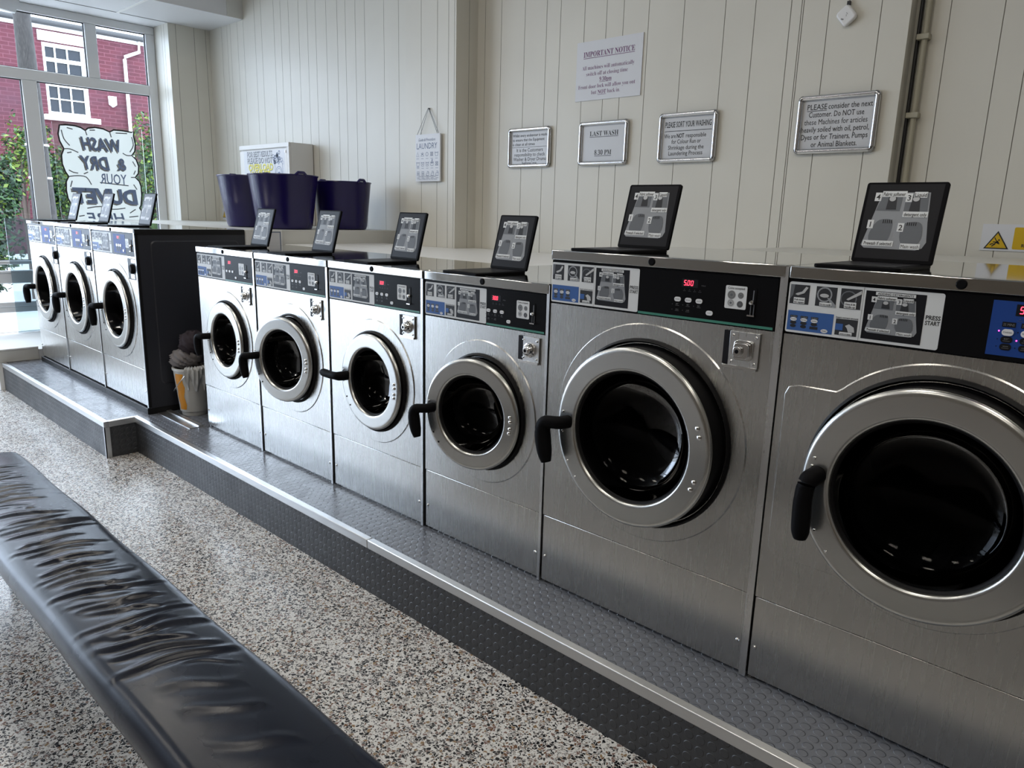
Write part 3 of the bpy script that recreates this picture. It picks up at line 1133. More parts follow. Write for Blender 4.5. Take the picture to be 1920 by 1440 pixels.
    if L.get('slot'):
        u, v0, v1 = L['slot']
        mb = MB()
        mb.rbox(u - 0.008, u + 0.008, yy - 0.0014, yy, v0 + 0.004, v1, 0.006, 'panel_black')
        mb.rbox(u - 0.0015, u + 0.0015, yy - 0.0022, yy - 0.001, v0 + 0.50 * (v1 - v0), v1 - 0.006, 0.0012, 'ink_grey')
        mb.lathe([(0.0001, -0.010), (0.005, -0.009), (0.0075, -0.005), (0.008, 0)], (u - 0.003, yy, v0 + 0.48 * (v1 - v0)), 'chrome', n=16)
        mb.box(u - 0.011, u + 0.010, yy - 0.010, yy, v0, v0 + 0.004, 'chrome')
        for s_ in (-0.005, 0.004):
            mb.box(u + s_ - 0.0008, u + s_ + 0.0008, yy - 0.003, yy, v0 + 0.004, v0 + 0.42 * (v1 - v0), 'ink_grey')
        mb.build('coin_slot', cp, smooth=35)


def front_panel(mb, x0, x1, z0, z1, y, cx, cz, rc, re, shape, m):
    """steel front with a drum opening and a raised field round it"""
    angs = sorted(set([2 * pi * i / 120 for i in range(120)] + [math.atan2(zz - cz, xx - cx) % (2 * pi) for xx in (x0, x1) for zz in (z0, z1)]))

    def rect(a):
        ca, sa = cos(a), sin(a)
        d = 9
        if ca > 1e-6: d = min(d, (x1 - cx) / ca)
        if ca < -1e-6: d = min(d, (x0 - cx) / ca)
        if sa > 1e-6: d = min(d, (z1 - cz) / sa)
        if sa < -1e-6: d = min(d, (z0 - cz) / sa)
        return d

    def field(a):
        r = re
        if shape:
            l, b, t, cr_ = shape                # rounded box reaching to the left of the circle
            ca, sa = cos(a), sin(a)
            if ca < 0:
                lo, hi = 0, 1.2
                for _ in range(30):
                    mid = (lo + hi) / 2
                    px, pz = cx + mid * ca, cz + mid * sa
                    qx = max(l + cr_ - px, 0)
                    qz = max(pz - (t - cr_), (b + cr_) - pz, 0)
                    ok = sqrt(qx * qx + qz * qz) <= cr_
                    lo, hi = (mid, hi) if ok else (lo, mid)
                r = max(r, lo)
        return r
    H = 0.004
    rings = [(lambda a: rc, y + 0.09), (lambda a: rc, y - H), (lambda a: min(field(a) - 0.0025, rect(a) - 0.004), y - H), (lambda a: min(field(a) + 0.001, rect(a) - 0.002), y), (rect, y), (rect, y + 0.03)]
    n = len(angs)
    vs, fs = [], []
    for fn, yy in rings:
        for a in angs:
            r = fn(a)
            vs.append((cx + r * cos(a), yy, cz + r * sin(a)))
    for j in range(len(rings) - 1):
        for i in range(n):
            i2 = (i + 1) % n
            fs.append((j * n + i, (j + 1) * n + i, (j + 1) * n + i2, j * n + i2))
    mb.add(vs, fs, m)


def washer(name, label, group, x0, x1, yf, zb, zs, zp, zst, zt, depth, cx, cz, rc, rr, rg, re, L, price, kind, ajar=0.0, handle='L', tiny=False, shape=None, base=0.0,
           tray=0.11, tw=0.20, strip=(0.024, 0.008), bolts=0.0, side='steel', lid_pic=True):
    root = thing(name, (cx, yf + depth / 2, zb), label, 'washing machine', group)
    y = yf
    xr = x1 - strip[0]                      # steel fronts end here, then the cover strip
    # body behind the fronts
    mb = MB()
    mb.box(x0 + 0.004, x1 - 0.004, y + 0.012, y + 0.03, zb + base + 0.012, zt - 0.03, 'rubber_black')
    mb.box(x0 + 0.002, x1 - 0.002, y + 0.42, y + depth - 0.002, zb + base, zt - 0.03, side)
    mb.box(x0 + 0.002, x0 + 0.012, y + 0.012, y + 0.43, zb + base, zt - 0.03, side)
    mb.box(x1 - 0.012, x1 - 0.002, y + 0.012, y + 0.43, zb + base, zt - 0.03, side)
    mb.box(x0 + 0.002, x1 - 0.002, y + 0.02, y + 0.43, zb + base, zb + base + 0.02, side)
    # cut the front backing open for the drum: keep only a frame
    mb.v, mb.f, mb.fm = mb.v[8:], [[q - 8 for q in f] for f in mb.f[6:]], mb.fm[6:]
    mb.mats = [side] if mb.mats[0] != side else mb.mats
    mb.fm = [0] * len(mb.fm)
    mb.build('cabinet', root, smooth=0)
    if base:
        mb = MB()
        mb.box(x0, x1, y - 0.012, y + depth, zb, zb + base, 'black_satin')
        mb.build('base', root, smooth=0, bevel=0.003)
    mb = MB()
    front_panel(mb, x0 + 0.002, xr, zs + 0.0015, zp - 0.002, y, cx, cz, rc - 0.012, re, shape, 'steel')
    mb.build('front_panel', root, smooth=25)
    mb = MB()
    mb.box(x0 + 0.002, xr, y + 0.002, y + 0.03, zb + base + 0.010, zs - 0.0015, 'steel')
    mb.build('kick_panel', root, bevel=0.002)
    mb = MB()
    mb.box(x0 + 0.001, x1 - 0.001, y + 0.03, y + depth, zt - 0.033, zt, 'steel_top')
    mb.box(x0 + 0.001, xr + strip[0] * 0.6, y - 0.006, y + 0.03, zst, zt, 'steel_top')
    mb.build('top_panel', root, bevel=0.003)
    mb = MB()
    mb.box(x1 - strip[0] + 0.002, x1 - strip[1], y - 0.004, y + 0.03, zb + base + 0.003, zt - 0.004, 'steel_strip')
    mb.box(x1 - strip[1], x1 - 0.001, y + 0.006, y + 0.03, zb + base + 0.003, zt - 0.006, 'rubber_black')
    mb.build('cover_strip', root, smooth=0)
    # round lock on the top edge
    mb = MB()
    mb.lathe([(0.0001, -0.004), (0.009, -0.004), (0.0115, -0.002), (0.0115, 0.0)], (cx - 0.005, y - 0.006, (zt + zst) / 2), 'black_plastic', n=20)
    mb.build('lid_lock', root)
    # black surround behind the stickers
    mb = MB()
    mb.box(x0 + 0.002, xr, y + 0.001, y + 0.03, zp - 0.001, zst - 0.001, 'panel_black')
    mb.build('fascia', root, smooth=0)
    stx = L['split']
    instruction_sticker(root, x0 + 0.003, stx - 0.001, zp + 0.004, zst - 0.008, y, tiny)
    control_panel(root, stx, xr - 0.002, zp + 0.001, zst - 0.004, y - 0.0003, L, price, kind != 'far' and not L.get('blue'), tiny)
    # collar and drum
    mb = MB()
    mb.lathe([(rc - 0.012, 0.10), (rc - 0.010, -0.006), (rc - 0.004, -0.016), (rc + 0.003, -0.010), (rc + 0.004, -0.003)], (cx, y, cz), 'rubber_black', n=72)
    mb.build('door_collar', root, smooth=60)
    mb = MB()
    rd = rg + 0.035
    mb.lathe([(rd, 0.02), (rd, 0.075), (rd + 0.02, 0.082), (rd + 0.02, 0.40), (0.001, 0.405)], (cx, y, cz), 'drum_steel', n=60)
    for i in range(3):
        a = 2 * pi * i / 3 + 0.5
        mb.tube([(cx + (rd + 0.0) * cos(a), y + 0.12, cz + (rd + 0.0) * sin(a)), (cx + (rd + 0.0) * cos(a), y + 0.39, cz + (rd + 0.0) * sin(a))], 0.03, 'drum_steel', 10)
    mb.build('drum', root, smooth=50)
    # door, hinged at its right edge
    yd = y - 0.035 - (0.05 if kind == 'large' else 0.0)
    hx = cx + rr - 0.004
    mb = MB()
    t = 0.022
    tb = 0.035 if kind != 'large' else 0.085
    e = 0.012
    prof = [(rg - 0.002, t), (rg - 0.002, 0.012), (rg - 0.0005, 0.006), (rg + 0.003, 0.0015), (rg + 0.007, 0.0), (rg + 0.011, 0.0), (rr - 0.018, 0.0), (rr - 0.013, 0.0), (rr - 0.008, 0.001), (rr - 0.003, 0.0045), (rr, 0.010), (rr - 0.001, 0.016), (rr - 0.010, t)]
    mb.lathe(prof, (cx, yd, cz), 'steel_ring', n=96, close=True)
    door = mb.build('door', root, origin=(hx, yd + 0.02, cz), smooth=55)
    mb = MB()
    mb.lathe([(rg - 0.002, 0.012), (rg - 0.008, 0.016), (rg - 0.013, 0.035), (rg - 0.016, 0.075)], (cx, yd, cz), 'rubber_black', n=64)
    mb.lathe([(rr - 0.008, 0.016), (rr - 0.003, 0.022), (rr - 0.003, tb - 0.012), (rr + 0.002, tb - 0.002), (rr - 0.02, tb)], (cx, yd, cz), 'rubber_black', n=72)
    mb.build('door_seal', door, smooth=60)
    mb = MB()
    mb.lathe([(rg - 0.010, 0.016), (rg - 0.020, 0.06), (rg - 0.045, 0.098), (rg * 0.5, 0.115), (0.001, 0.12)], (cx, yd, cz), 'door_glass', n=64)
    mb.build('door_glass', door, smooth=80)
    for s_ in ((0.030, 0.013, -0.030, -0.013) if not bolts else (bolts, bolts - 0.025, -bolts, -bolts + 0.025)):
        rb = (rr + rg) / 2 + (0.0 if not bolts else 0.004)
        a = math.asin(max(-1, min(1, (s_ - 0.008) / rb)))
        mb = MB()
        mb.lathe([(0.0001, -0.006), (0.004, -0.0052), (0.0068, -0.003), (0.0075, 0.0005)], (cx + rb * cos(a), yd, cz + rb * sin(a)), 'chrome', n=16)
        mb.build('hinge_bolt', door)
    for a in (RAD(172), RAD(187)) if handle != 'F' else (RAD(166), RAD(171)):
        rb = (rr + rg) / 2 + 0.012
        mb = MB()
        mb.lathe([(0.0001, -0.0035), (0.003, -0.003), (0.0045, 0.0)], (cx + rb * cos(a), yd, cz + rb * sin(a)), 'chrome', n=12)
        mb.build('handle_screw', door)
    for a in (RAD(209), RAD(222)):
        rb = rr - 0.020
        mb = MB()
        mb.lathe([(0.0001, -0.002), (0.003, -0.002), (0.004, 0.0)], (cx + rb * cos(a), yd, cz + rb * sin(a)), 'black_plastic' if kind != 'large' else 'chrome', n=10)
        mb.build('door_screw', door)
    # handle
    mb = MB()
    hx0, hz = cx - (rr + rg) / 2 - 0.004, cz + 0.004
    sc = rr / 0.213 if kind != 'large' else 1.2
    if handle == 'L':
        pts = [(hx0 + 0.012, yd + 0.0, hz), (hx0 + 0.004, yd - 0.030, hz), (hx0 - 0.020 * sc, yd - 0.042, hz - 0.001), (hx0 - 0.036 * sc, yd - 0.046, hz - 0.006), (hx0 - 0.043 * sc, yd - 0.046, hz - 0.022 * sc),
               (hx0 - 0.040 * sc, yd - 0.046, hz - 0.055 * sc), (hx0 - 0.033 * sc, yd - 0.046, hz - 0.090 * sc), (hx0 - 0.026 * sc, yd - 0.046, hz - 0.115 * sc)]
        rad = [0.019, 0.018, 0.0175, 0.019, 0.0215, 0.0225, 0.0205, 0.014]
    elif handle == 'H':
        pts = [(hx0 + 0.020, yd + 0.0, hz), (hx0 + 0.012, yd - 0.035, hz), (hx0 - 0.004, yd - 0.045, hz), (hx0 - 0.035, yd - 0.046, hz - 0.001), (hx0 - 0.075, yd - 0.046, hz), (hx0 - 0.10, yd - 0.046, hz + 0.001), (hx0 - 0.112, yd - 0.046, hz + 0.002)]
        rad = [0.022, 0.021, 0.018, 0.018, 0.019, 0.018, 0.013]
    else:
        pts = [(hx0 + 0.010, yd + 0.0, hz + 0.015), (hx0 + 0.006, yd - 0.032, hz + 0.012), (hx0 + 0.002, yd - 0.042, hz - 0.002), (hx0 - 0.001, yd - 0.044, hz - 0.04), (hx0, yd - 0.044, hz - 0.085), (hx0 + 0.002, yd - 0.044, hz - 0.125), (hx0 + 0.003, yd - 0.044, hz - 0.145)]
        rad = [0.024, 0.024, 0.022, 0.0225, 0.023, 0.022, 0.016]
    rad = [r_ * (sc if handle == 'L' else 1) for r_ in rad]
    P2 = smoothpts([p + (r_,) for p, r_ in zip(pts, rad)], 4)
    mb.tube([p[:3] for p in P2], [p[3] for p in P2], 'black_plastic', 12)
    mb.build('door_handle', door, smooth=70)
    door.rotation_euler = (0, 0, ajar)
    # coin box lock
    u0, u1, v0, v1 = L['lock']
    mb = MB()
    if kind == 'far':
        mb.box(u0, u1, y - 0.004, y, v0, v1, 'black_satin')
        mb.box(u0 + 0.062, u1 - 0.004, y - 0.0048, y - 0.003, v1 - 0.026, v1 - 0.004, 'chrome')
        mb.box(u0 + 0.042, u1 - 0.022, y - 0.0048, y - 0.003, v0 + 0.006, v0 + 0.034, 'chrome')
    else:
        g = (u1 - u0)
        dk = 0.20 if kind == 'large' else 0.27
        mb.box(u0, u0 + g * dk, y - 0.0046, y - 0.0036, v0 + 0.006, v1, 'photo_black')  # black strip puts the shaded recess left of the plate into colour
        mb.box(u0 + g * (dk - 0.02), u1, y - 0.0075, y - 0.002, v0 + 0.004, v1, 'steel_strip')
        mb.box(u0 + 0.004, u1 - 0.002, y - 0.010, y - 0.002, v0 - 0.004, v0 + 0.006, 'chrome')
    lk = mb.build('coin_box_cover', root, bevel=0.0012)
    uc, vc = u0 + (u1 - u0) * 0.58, (v0 + v1) / 2
    mb = MB()
    if kind == 'large':
        pts = rrect(uc - 0.026, uc + 0.030, vc - 0.028, vc + 0.028, 0.012)
        mb.prism([(a, y - 0.0075, b) for a, b in pts], (0, -0.007, 0), 'chrome')
        pts = rrect(uc - 0.020, uc + 0.024, vc - 0.022, vc + 0.022, 0.010)
        mb.prism([(a, y - 0.0145, b) for a, b in pts], (0, -0.014, 0), 'chrome')
        pts = rrect(uc - 0.016, uc + 0.008, vc - 0.014, vc + 0.012, 0.008)
        mb.prism([(a, y - 0.0285, b) for a, b in pts], (0, -0.010, 0), 'chrome')
        mb.lathe([(0.0001, -0.002), (0.006, -0.002), (0.006, 0)], (uc - 0.004, y - 0.0385, vc), 'panel_black', n=14)
        mb.build('lock', lk, bevel=0.003, seg=3)
    elif kind == 'small':
        mb.lathe([(0.027, 0), (0.026, -0.006), (0.021, -0.008), (0.019, -0.012), (0.017, -0.020), (0.010, -0.026), (0.0001, -0.026)], (uc, y - 0.0075, vc), 'chrome', n=28)
        mb.lathe([(0.0001, -0.0265), (0.006, -0.0265), (0.006, -0.025)], (uc, y - 0.0075, vc), 'panel_black', n=14)
        mb.build('lock', lk, smooth=40)
    else:
        mb.lathe([(0.030, 0), (0.029, -0.012), (0.022, -0.020), (0.0001, -0.021)], (uc + 0.012, y - 0.004, vc + 0.003), 'black_plastic', n=20)
        mb.build('lock', lk, smooth=40)
    if kind != 'far':
        for a, b in ((u0 + (u1 - u0) * 0.28, v1 - 0.012), (u1 - 0.010, v1 - 0.012), (u0 + (u1 - u0) * 0.28, v0 + 0.016), (u1 - 0.010, v0 + 0.016)):
            mb = MB()
            mb.lathe([(0.0001, -0.004), (0.003, -0.0035), (0.0048, 0.0)], (a, y - 0.0075, b), 'chrome', n=12)
            mb.build('screw', lk)
    # kick panel screws
    for xx in (x0 + 0.016, xr - 0.014):
        mb = MB()
        mb.lathe([(0.0001, -0.005), (0.004, -0.0045), (0.0062, -0.002), (0.0065, 0.0)], (xx, y + 0.002, zb + base + 0.105), 'chrome', n=14)
        mb.build('kick_screw', root)
    # detergent tray on top with its lid standing open
    tx = x0 + tray
    td = 0.27
    mb = MB()
    mb.rbox(tx, tx + tw, y + 0.002, y + td, zt, zt + 0.009, 0.012, 'black_plastic', 'z')
    tr = mb.build('detergent_tray', root, smooth=0, bevel=0.002)
    mb = MB()
    mb.rbox(tx + 0.02, tx + tw - 0.02, y + 0.02, y + td - 0.02, zt + 0.0095, zt + 0.010, 0.012, 'photo_black', 'z')
    mb.build('tray_opening', tr, smooth=0)
    lh, lt = 0.222, 0.011
    yb, zb2 = y + td - 0.004, zt + 0.009
    lean = RAD(15.5)
    V = Vector((0, sin(lean), cos(lean)))
    NN = Vector((0, -cos(lean), sin(lean)))
    O = Vector((tx, yb, zb2))
    mb = MB()
    pts = rrect(0, tw, 0, lh, 0.007)
    mb.prism([tuple(O + Vector((a, 0, 0)) + V * b) for a, b in pts], tuple(NN * -lt), 'black_plastic')
    ld = mb.build('tray_lid', tr, smooth=0, bevel=0.0015)
    mb = MB()
    c = Canvas(mb, O, (1, 0, 0), V, NN, 0.0003)
    tray_picture(c, 0.008, tw - 0.010, 0.010, lh - 0.006, False, tiny and kind == 'far')
    if kind != 'far' or True:
        mb.build('lid_picture', tr, smooth=0)
    return root


def small_layout(x0):
    d = x0 - 2.065
    return dict(split=2.415 + d, dx=2.446 + d, dw=0.036, dz=1.2435, dh=0.0135, bx=[2.428 + d, 2.462 + d, 2.496 + d], bz=1.2025, bs=(0.0095, 0.006), bt=('STANDARD', 'PREWASH', 'QUICK'), start=(2.530 + d, 1.172),
                dark_keys=0.0145, coin=(2.568 + d, 2.628 + d, 1.191, 1.253), slot=(2.649 + d, 1.178, 1.249), lock=(2.582 + d, 2.682 + d, 1.040, 1.131))


ZS, ZP_, ZST, ZT = 0.495, 1.1466, 1.2871, 1.3208
SM = dict(yf=0.0, zb=PZ, zs=ZS, zp=ZP_, zst=ZST, zt=ZT, rc=0.222, rr=0.213, rg=0.150, re=0.275, kind='small')
small = [
    (0.0, 0.6895, 'small stainless washer beside the bucket gap, door shut and handle hanging down', 0.0, 'L', 0.60, 0.135, '3.00'),
    (0.690, 1.3795, 'small stainless washer, second from the bucket gap, grey door ring standing ajar', RAD(11), 'L', 0.59, 0.115, '3.00'),
    (1.380, 2.0645, 'small stainless washer whose black door handle points sideways instead of down', 0.0, 'H', 0.58, 0.11, '3.00'),
    (2.065, 2.7205, 'small stainless washer directly next to the large ones, door standing ajar', RAD(11), 'L', 0.80, 0.095, '3.00')]
for i, (x0, x1, lab, aj, hd, dep, tro, price) in enumerate(small):
    L = small_layout(x0 + (0.0 if i == 3 else (0.012, 0.012, 0.008)[i]))
    L['split'] = x0 + 0.350
    cxx = (0.345, 1.035, 1.7225, 2.400)[i]
    washer('washing_machine', lab, 'small stainless steel washers', x0, x1, cx=cxx, cz=0.812, L=L, price=price, ajar=aj, handle=hd, depth=dep, tray=tro, tiny=(i == 0),
           strip=(0.016, 0.002) if i == 3 else (0.026, 0.010), **SM)

ZPL, ZSTL, ZTL = 1.2604, 1.4033, 1.4354
LE = dict(split=3.0715, dx=3.224, dw=0.040, dz=1.3595, dh=0.0150, bx=[3.208, 3.243, 3.278], bz=1.318, bs=(0.0105, 0.0066), bt=('STANDARD', 'PREWASH', 'QUICK'), start=(3.313, 1.288), dark_keys=0.0155,
          coin=(3.357, 3.420, 1.308, 1.371), slot=(3.440, 1.293, 1.369), lock=(3.365, 3.471, 1.147, 1.248))
LF = dict(split=3.897, dx=4.041, dw=0.042, dz=1.3655, dh=0.0160, bx=[4.0265, 4.0615, 4.0965], bz=1.3235, bs=(0.0110, 0.0072), bt=('STANDARD', 'PREWASH', 'QUICK'), start=(4.131, 1.290), dark_keys=0.0160,
          coin=(4.172, 4.235, 1.308, 1.371), slot=(4.262, 1.293, 1.369), lock=(4.175, 4.281, 1.147, 1.248), blue=(3.991, 4.155))
LG = dict(yf=0.0, zb=PZ, zs=ZS, zp=ZPL, zst=ZSTL, zt=ZTL, depth=0.82, rc=0.297, rr=0.280, rg=0.208, kind='large', tw=0.205)
washer('washing_machine', 'large stainless washer with an all black control panel reading 5.00', 'large stainless steel washers', 2.721, 3.5305, cx=3.118, cz=0.888, re=0.345, L=LE, price='5.00', bolts=0.092, tray=0.070,
       strip=(0.0235, 0.001), **LG)
washer('washing_machine', 'large stainless washer with a blue keypad, nearest the camera', 'large stainless steel washers', 3.531, 4.34, cx=3.930, cz=0.907, re=0.327, L=LF, price='5.00', bolts=0.092, tray=0.055, handle='F',
       strip=(0.0235, 0.001), shape=(3.553, 0.638, 1.128, 0.03), **LG)

Y2 = -0.1617
far = [(-2.7735, -2.0405, 'far stainless washer with blue keypad, standing closest to the shop window'), (-2.0393, -1.2535, 'far stainless washer with blue keypad, standing between its two twins'),
       (-1.2521, -0.4802, 'far stainless washer whose tall black side panel faces the bucket gap')]
for i, (x0, x1, lab) in enumerate(far):
    d = x0 + 1.2521
    L = dict(split=-0.884 + d, dx=-0.775 + d, dw=0.055, dz=1.3345, dh=0.014, bx=[-0.785 + d, -0.752 + d, -0.719 + d], bz=1.292, bs=(0.0125, 0.0085), bt=('', '', ''), start=(-0.675 + d, 1.262), dark_keys=0.0165,
             coin=(-0.635 + d, -0.578 + d, 1.282, 1.337), slot=(-0.545 + d, 1.262, 1.335), lock=(-0.628 + d, -0.502 + d, 1.088, 1.218), blue=(-0.842 + d, -0.642 + d))
    if i < 2:
        for kk in ('coin', 'lock', 'blue'):
            L[kk] = tuple(q - (0.02 if j < 2 else 0) for j, q in enumerate(L[kk]))
    washer('washing_machine', lab, 'far stainless washers by the window', x0, x1, yf=Y2, zb=PZ, zs=0.521, zp=1.2327, zst=1.374, zt=1.4013, depth=0.704, cx=(-2.42, -1.655, -0.868)[i], cz=0.872, rc=0.262, rr=0.250, rg=0.180,
           re=0.315, L=L, price='3.00', kind='far', handle='L', tiny=True, base=0.040, tray=0.115, tw=0.20, side='dark_enamel', strip=(0.022, 0.006))

# black side panel of the last far washer, with its pressed field
zz = [o for o in bpy.data.objects if o.parent is None and o.get('label') == far[2][2]][0]
mb = MB()
X2 = -0.4802
mb.box(X2 - 0.004, X2 + 0.002, Y2 + 0.012, Y2 + 0.704, PZ + 0.04, 1.366, 'dark_enamel')
mb.box(X2 - 0.004, X2 + 0.004, Y2 - 0.004, Y2 + 0.014, PZ + 0.045, 1.372, 'black_satin')
mb.box(X2 - 0.004, X2 + 0.004, Y2 - 0.004, Y2 + 0.704, 1.366, 1.399, 'black_satin')
o = mb.build('side_panel', zz, smooth=0)
mb = MB()
ring = rrect(Y2 + 0.085, Y2 + 0.66, PZ + 0.19, 1.33, 0.03)
rin = rrect(Y2 + 0.092, Y2 + 0.653, PZ + 0.197, 1.323, 0.026)
n = len(ring)
mb.add([(X2 + 0.002, a, b) for a, b in ring] + [(X2 + 0.006, a, b) for a, b in rin], [(i, (i + 1) % n, n + (i + 1) % n, n + i) for i in range(n)] + [list(range(n, 2 * n))], 'dark_enamel')
mb.build('pressed_field', zz, smooth=0)

# ------------------------------------------------------------------ counters behind the machines
mb = MB()
mb.box(0.005, 2.06, 0.605, 1.695, 1.255, 1.302, 'trim_white')
mb.box(-0.474, 0.005, 0.84, 1.695, 1.255, 1.302, 'trim_white')
mb.box(0.362, 2.70, 1.69, 1.893, 1.255, 1.302, 'trim_white')
mb.box(2.06, 2.70, 0.81, 1.695, 1.255, 1.302, 'trim_white')
tag(mb.build('worktop', smooth=0, bevel=0.004), 'pale worktop running behind the small washers up to the boarded wall', 'worktop')
mb = MB()
mb.box(2.705, 5.4, 0.83, 1.893, 1.33, 1.420, 'shelf_grey')
tag(mb.build('worktop', smooth=0, bevel=0.004), 'higher grey worktop behind the two large washers', 'worktop')
bs = thing('boxed_shelf', (-2.0, 1.2, 1.2), 'deep boxed shelf behind the far washers, holding the purple tubs', 'shelf')
mb = MB()
mb.box(-3.595, -0.481, 0.548, 1.694, 1.20, 1.400, 'shelf_grey')
mb.box(-3.595, -0.481, 1.694, 1.853, 1.20, 1.400, 'shelf_grey')
mb.build('top_board', bs, smooth=0, bevel=0.003)
mb = MB()
mb.box(-0.481, -0.472, 0.552, 0.82, 1.19, 1.398, 'trim_white')
mb.box(-0.472, -0.468, 0.72, 0.80, 1.20, 1.385, 'paper')
mb.box(-0.472, -0.467, 0.80, 0.806, 1.20, 1.385, 'ink_slate')
mb.box(-0.472, -0.467, 0.72, 0.806, 1.382, 1.388, 'ink_slate')
mb.build('access_panel', bs, smooth=0)

# ------------------------------------------------------------------ tubs


def tub(cx, cy, rb, rt, h, ang, label):
    z0 = 1.4005
    root = thing('laundry_tub', (cx, cy, z0), label, 'tub', 'purple flexible tubs')
    mb = MB()
    n = 64
    prof = [(0.001, 0.012), (rb - 0.012, 0.010), (rb - 0.006, 0.014), (rt - 0.008, h - 0.004), (rt + 0.004, h), (rt + 0.006, h - 0.006), (rt - 0.001, h - 0.012), (rb + 0.004, 0.03), (rb - 0.004, 0.006), (rb - 0.02, 0.0), (0.001, 0.0)]
    mb.lathe(prof, (cx, cy, z0), 'tub_purple', 'z', n)
    mb.build('tub_body', root, smooth=50)
    for s_ in (0, pi):
        mb = MB()
        pts = []
        w_ = 0.36
        for i in range(13):
            t = i / 12
            a = ang + s_ + w_ * (t - 0.5)
            up = 0.020 * min(1, 4 * min(t, 1 - t))
            pts.append((cx + (rt + 0.001) * cos(a), cy + (rt + 0.001) * sin(a), z0 + h - 0.008 + up))
        mb.tube(pts, 0.0105, 'tub_purple', 8)
        mb.build('tub_handle', root)
    return root


tub(-1.225, 0.995, 0.185, 0.243, 0.385, RAD(5), 'purple tub at the window end of the boxed shelf, partly behind another tub')
tub(-0.715, 0.985, 0.195, 0.245, 0.385, RAD(0), 'purple tub in the middle, foremost of the three on the shelf')
tub(-0.735, 1.50, 0.185, 0.222, 0.362, RAD(8), 'purple tub nearest the pillar with the hanging laundry sign')

# ------------------------------------------------------------------ wall cabinet with its poster
cb_ = thing('wall_cabinet', (-2.15, 1.74, 1.402), 'white metal cabinet behind the purple tubs with an OVERLOAD poster on its door', 'cabinet')
mb = MB()
mb.box(-2.60, -1.70, 1.632, 1.852, 1.402, 2.113, 'cabinet_white')
mb.box(-2.60, -1.70, 1.612, 1.632, 2.075, 2.113, 'cabinet_white')
mb.box(-2.60, -1.70, 1.612, 1.632, 1.402, 1.43, 'cabinet_white')
mb.box(-1.735, -1.70, 1.612, 1.632, 1.43, 2.075, 'cabinet_white')
mb.build('cabinet_body', cb_, smooth=0, bevel=0.003)
mb = MB()
mb.box(-2.595, -1.742, 1.616, 1.631, 1.435, 2.062, 'cabinet_white')
dr = mb.build('cabinet_door', cb_, smooth=0, bevel=0.002)
mb = MB()
c = front(mb, 1.616, 0.0006)
c.rect(-2.52, -1.78, 1.45, 2.056, 'paper', 1)
for t, u, v, wd, h, mm in (('FOR BEST RESULTS', -2.225, 2.010, 0.46, 0.046, 'ink_grey'), ('PLEASE DO NOT', -2.225, 1.952, 0.46, 0.048, 'ink_grey'), ('OVERLOAD', -2.21, 1.884, 0.45, 0.058, 'ink_grey'), ('WASHER', -2.22, 1.823, 0.39, 0.056, 'ink_grey')):
    c.text(t, u + 0.004, v - 0.004, wd, h, mm, 2, bold=0.035)
    if t in ('OVERLOAD', 'WASHER'):
        c.text(t, u, v, wd, h, 'yellow_bright', 3, bold=0.025)
    else:
        c.text(t, u - 0.004, v + 0.003, wd, h, 'paper', 3, bold=-0.012)
# sketch of an overfilled machine
c.line(rrect(-1.95, -1.82, 1.78, 1.95, 0.02), 0.005, 'poster_blue', 2, True)
c.ring(-1.885, 1.86, 0.05, 0.056, 'poster_blue', 2)
c.ring(-1.885, 1.86, 0.035, 0.039, 'poster_blue', 2)
c.oval(-1.885, 1.85, 0.024, 0.018, 'poster_blue', 2)
for i in range(22):
    a, b = random.uniform(-1.98, -1.81), random.uniform(1.94, 2.035)
    c.ring(a, b, random.uniform(0.008, 0.014), random.uniform(0.015, 0.019), 'poster_blue', 2, 10)
c.poly([(-1.97, 1.755), (-1.80, 1.755), (-1.82, 1.77), (-1.94, 1.775)], 'poster_blue', 2)
mb.build('poster', dr, smooth=0)
mb = MB()
mb.box(-1.752, -1.746, 1.610, 1.616, 1.72, 1.80, 'ink_grey')
mb.box(-1.765, -1.755, 1.610, 1.616, 2.025, 2.045, 'wire')
mb.build('door_hinge', dr, smooth=0)

# ------------------------------------------------------------------ signs on the wall


def flat_sign(name, label, x0, x1, z0, z1, y, m='paper', th=0.006, tilt=None):
    root = thing(name, ((x0 + x1) / 2, y, (z0 + z1) / 2), label, 'sign')
    mb = MB()
    mb.box(x0, x1, y - th, y, z0, z1, m)
    mb.build('board', root, smooth=0)
    return root, y - th


def lettering(root, y, rows, extra=None, name='lettering'):
    mb = MB()
    c = front(mb, y, 0.0006)
    for r in rows:
        t, u, v, wd, h, mm = r[:6]
        kw = r[6] if len(r) > 6 else {}
        ul = kw.pop('ul', False) if kw else False
        c.text(t, u, v, wd, h, mm, 1, **kw)
        if ul:
            c.rect(u - wd / 2, u + wd / 2, v - h * 0.28, v - h * 0.18, mm, 1)
    if extra:
        extra(c)
    return mb.build(name, root, smooth=0)


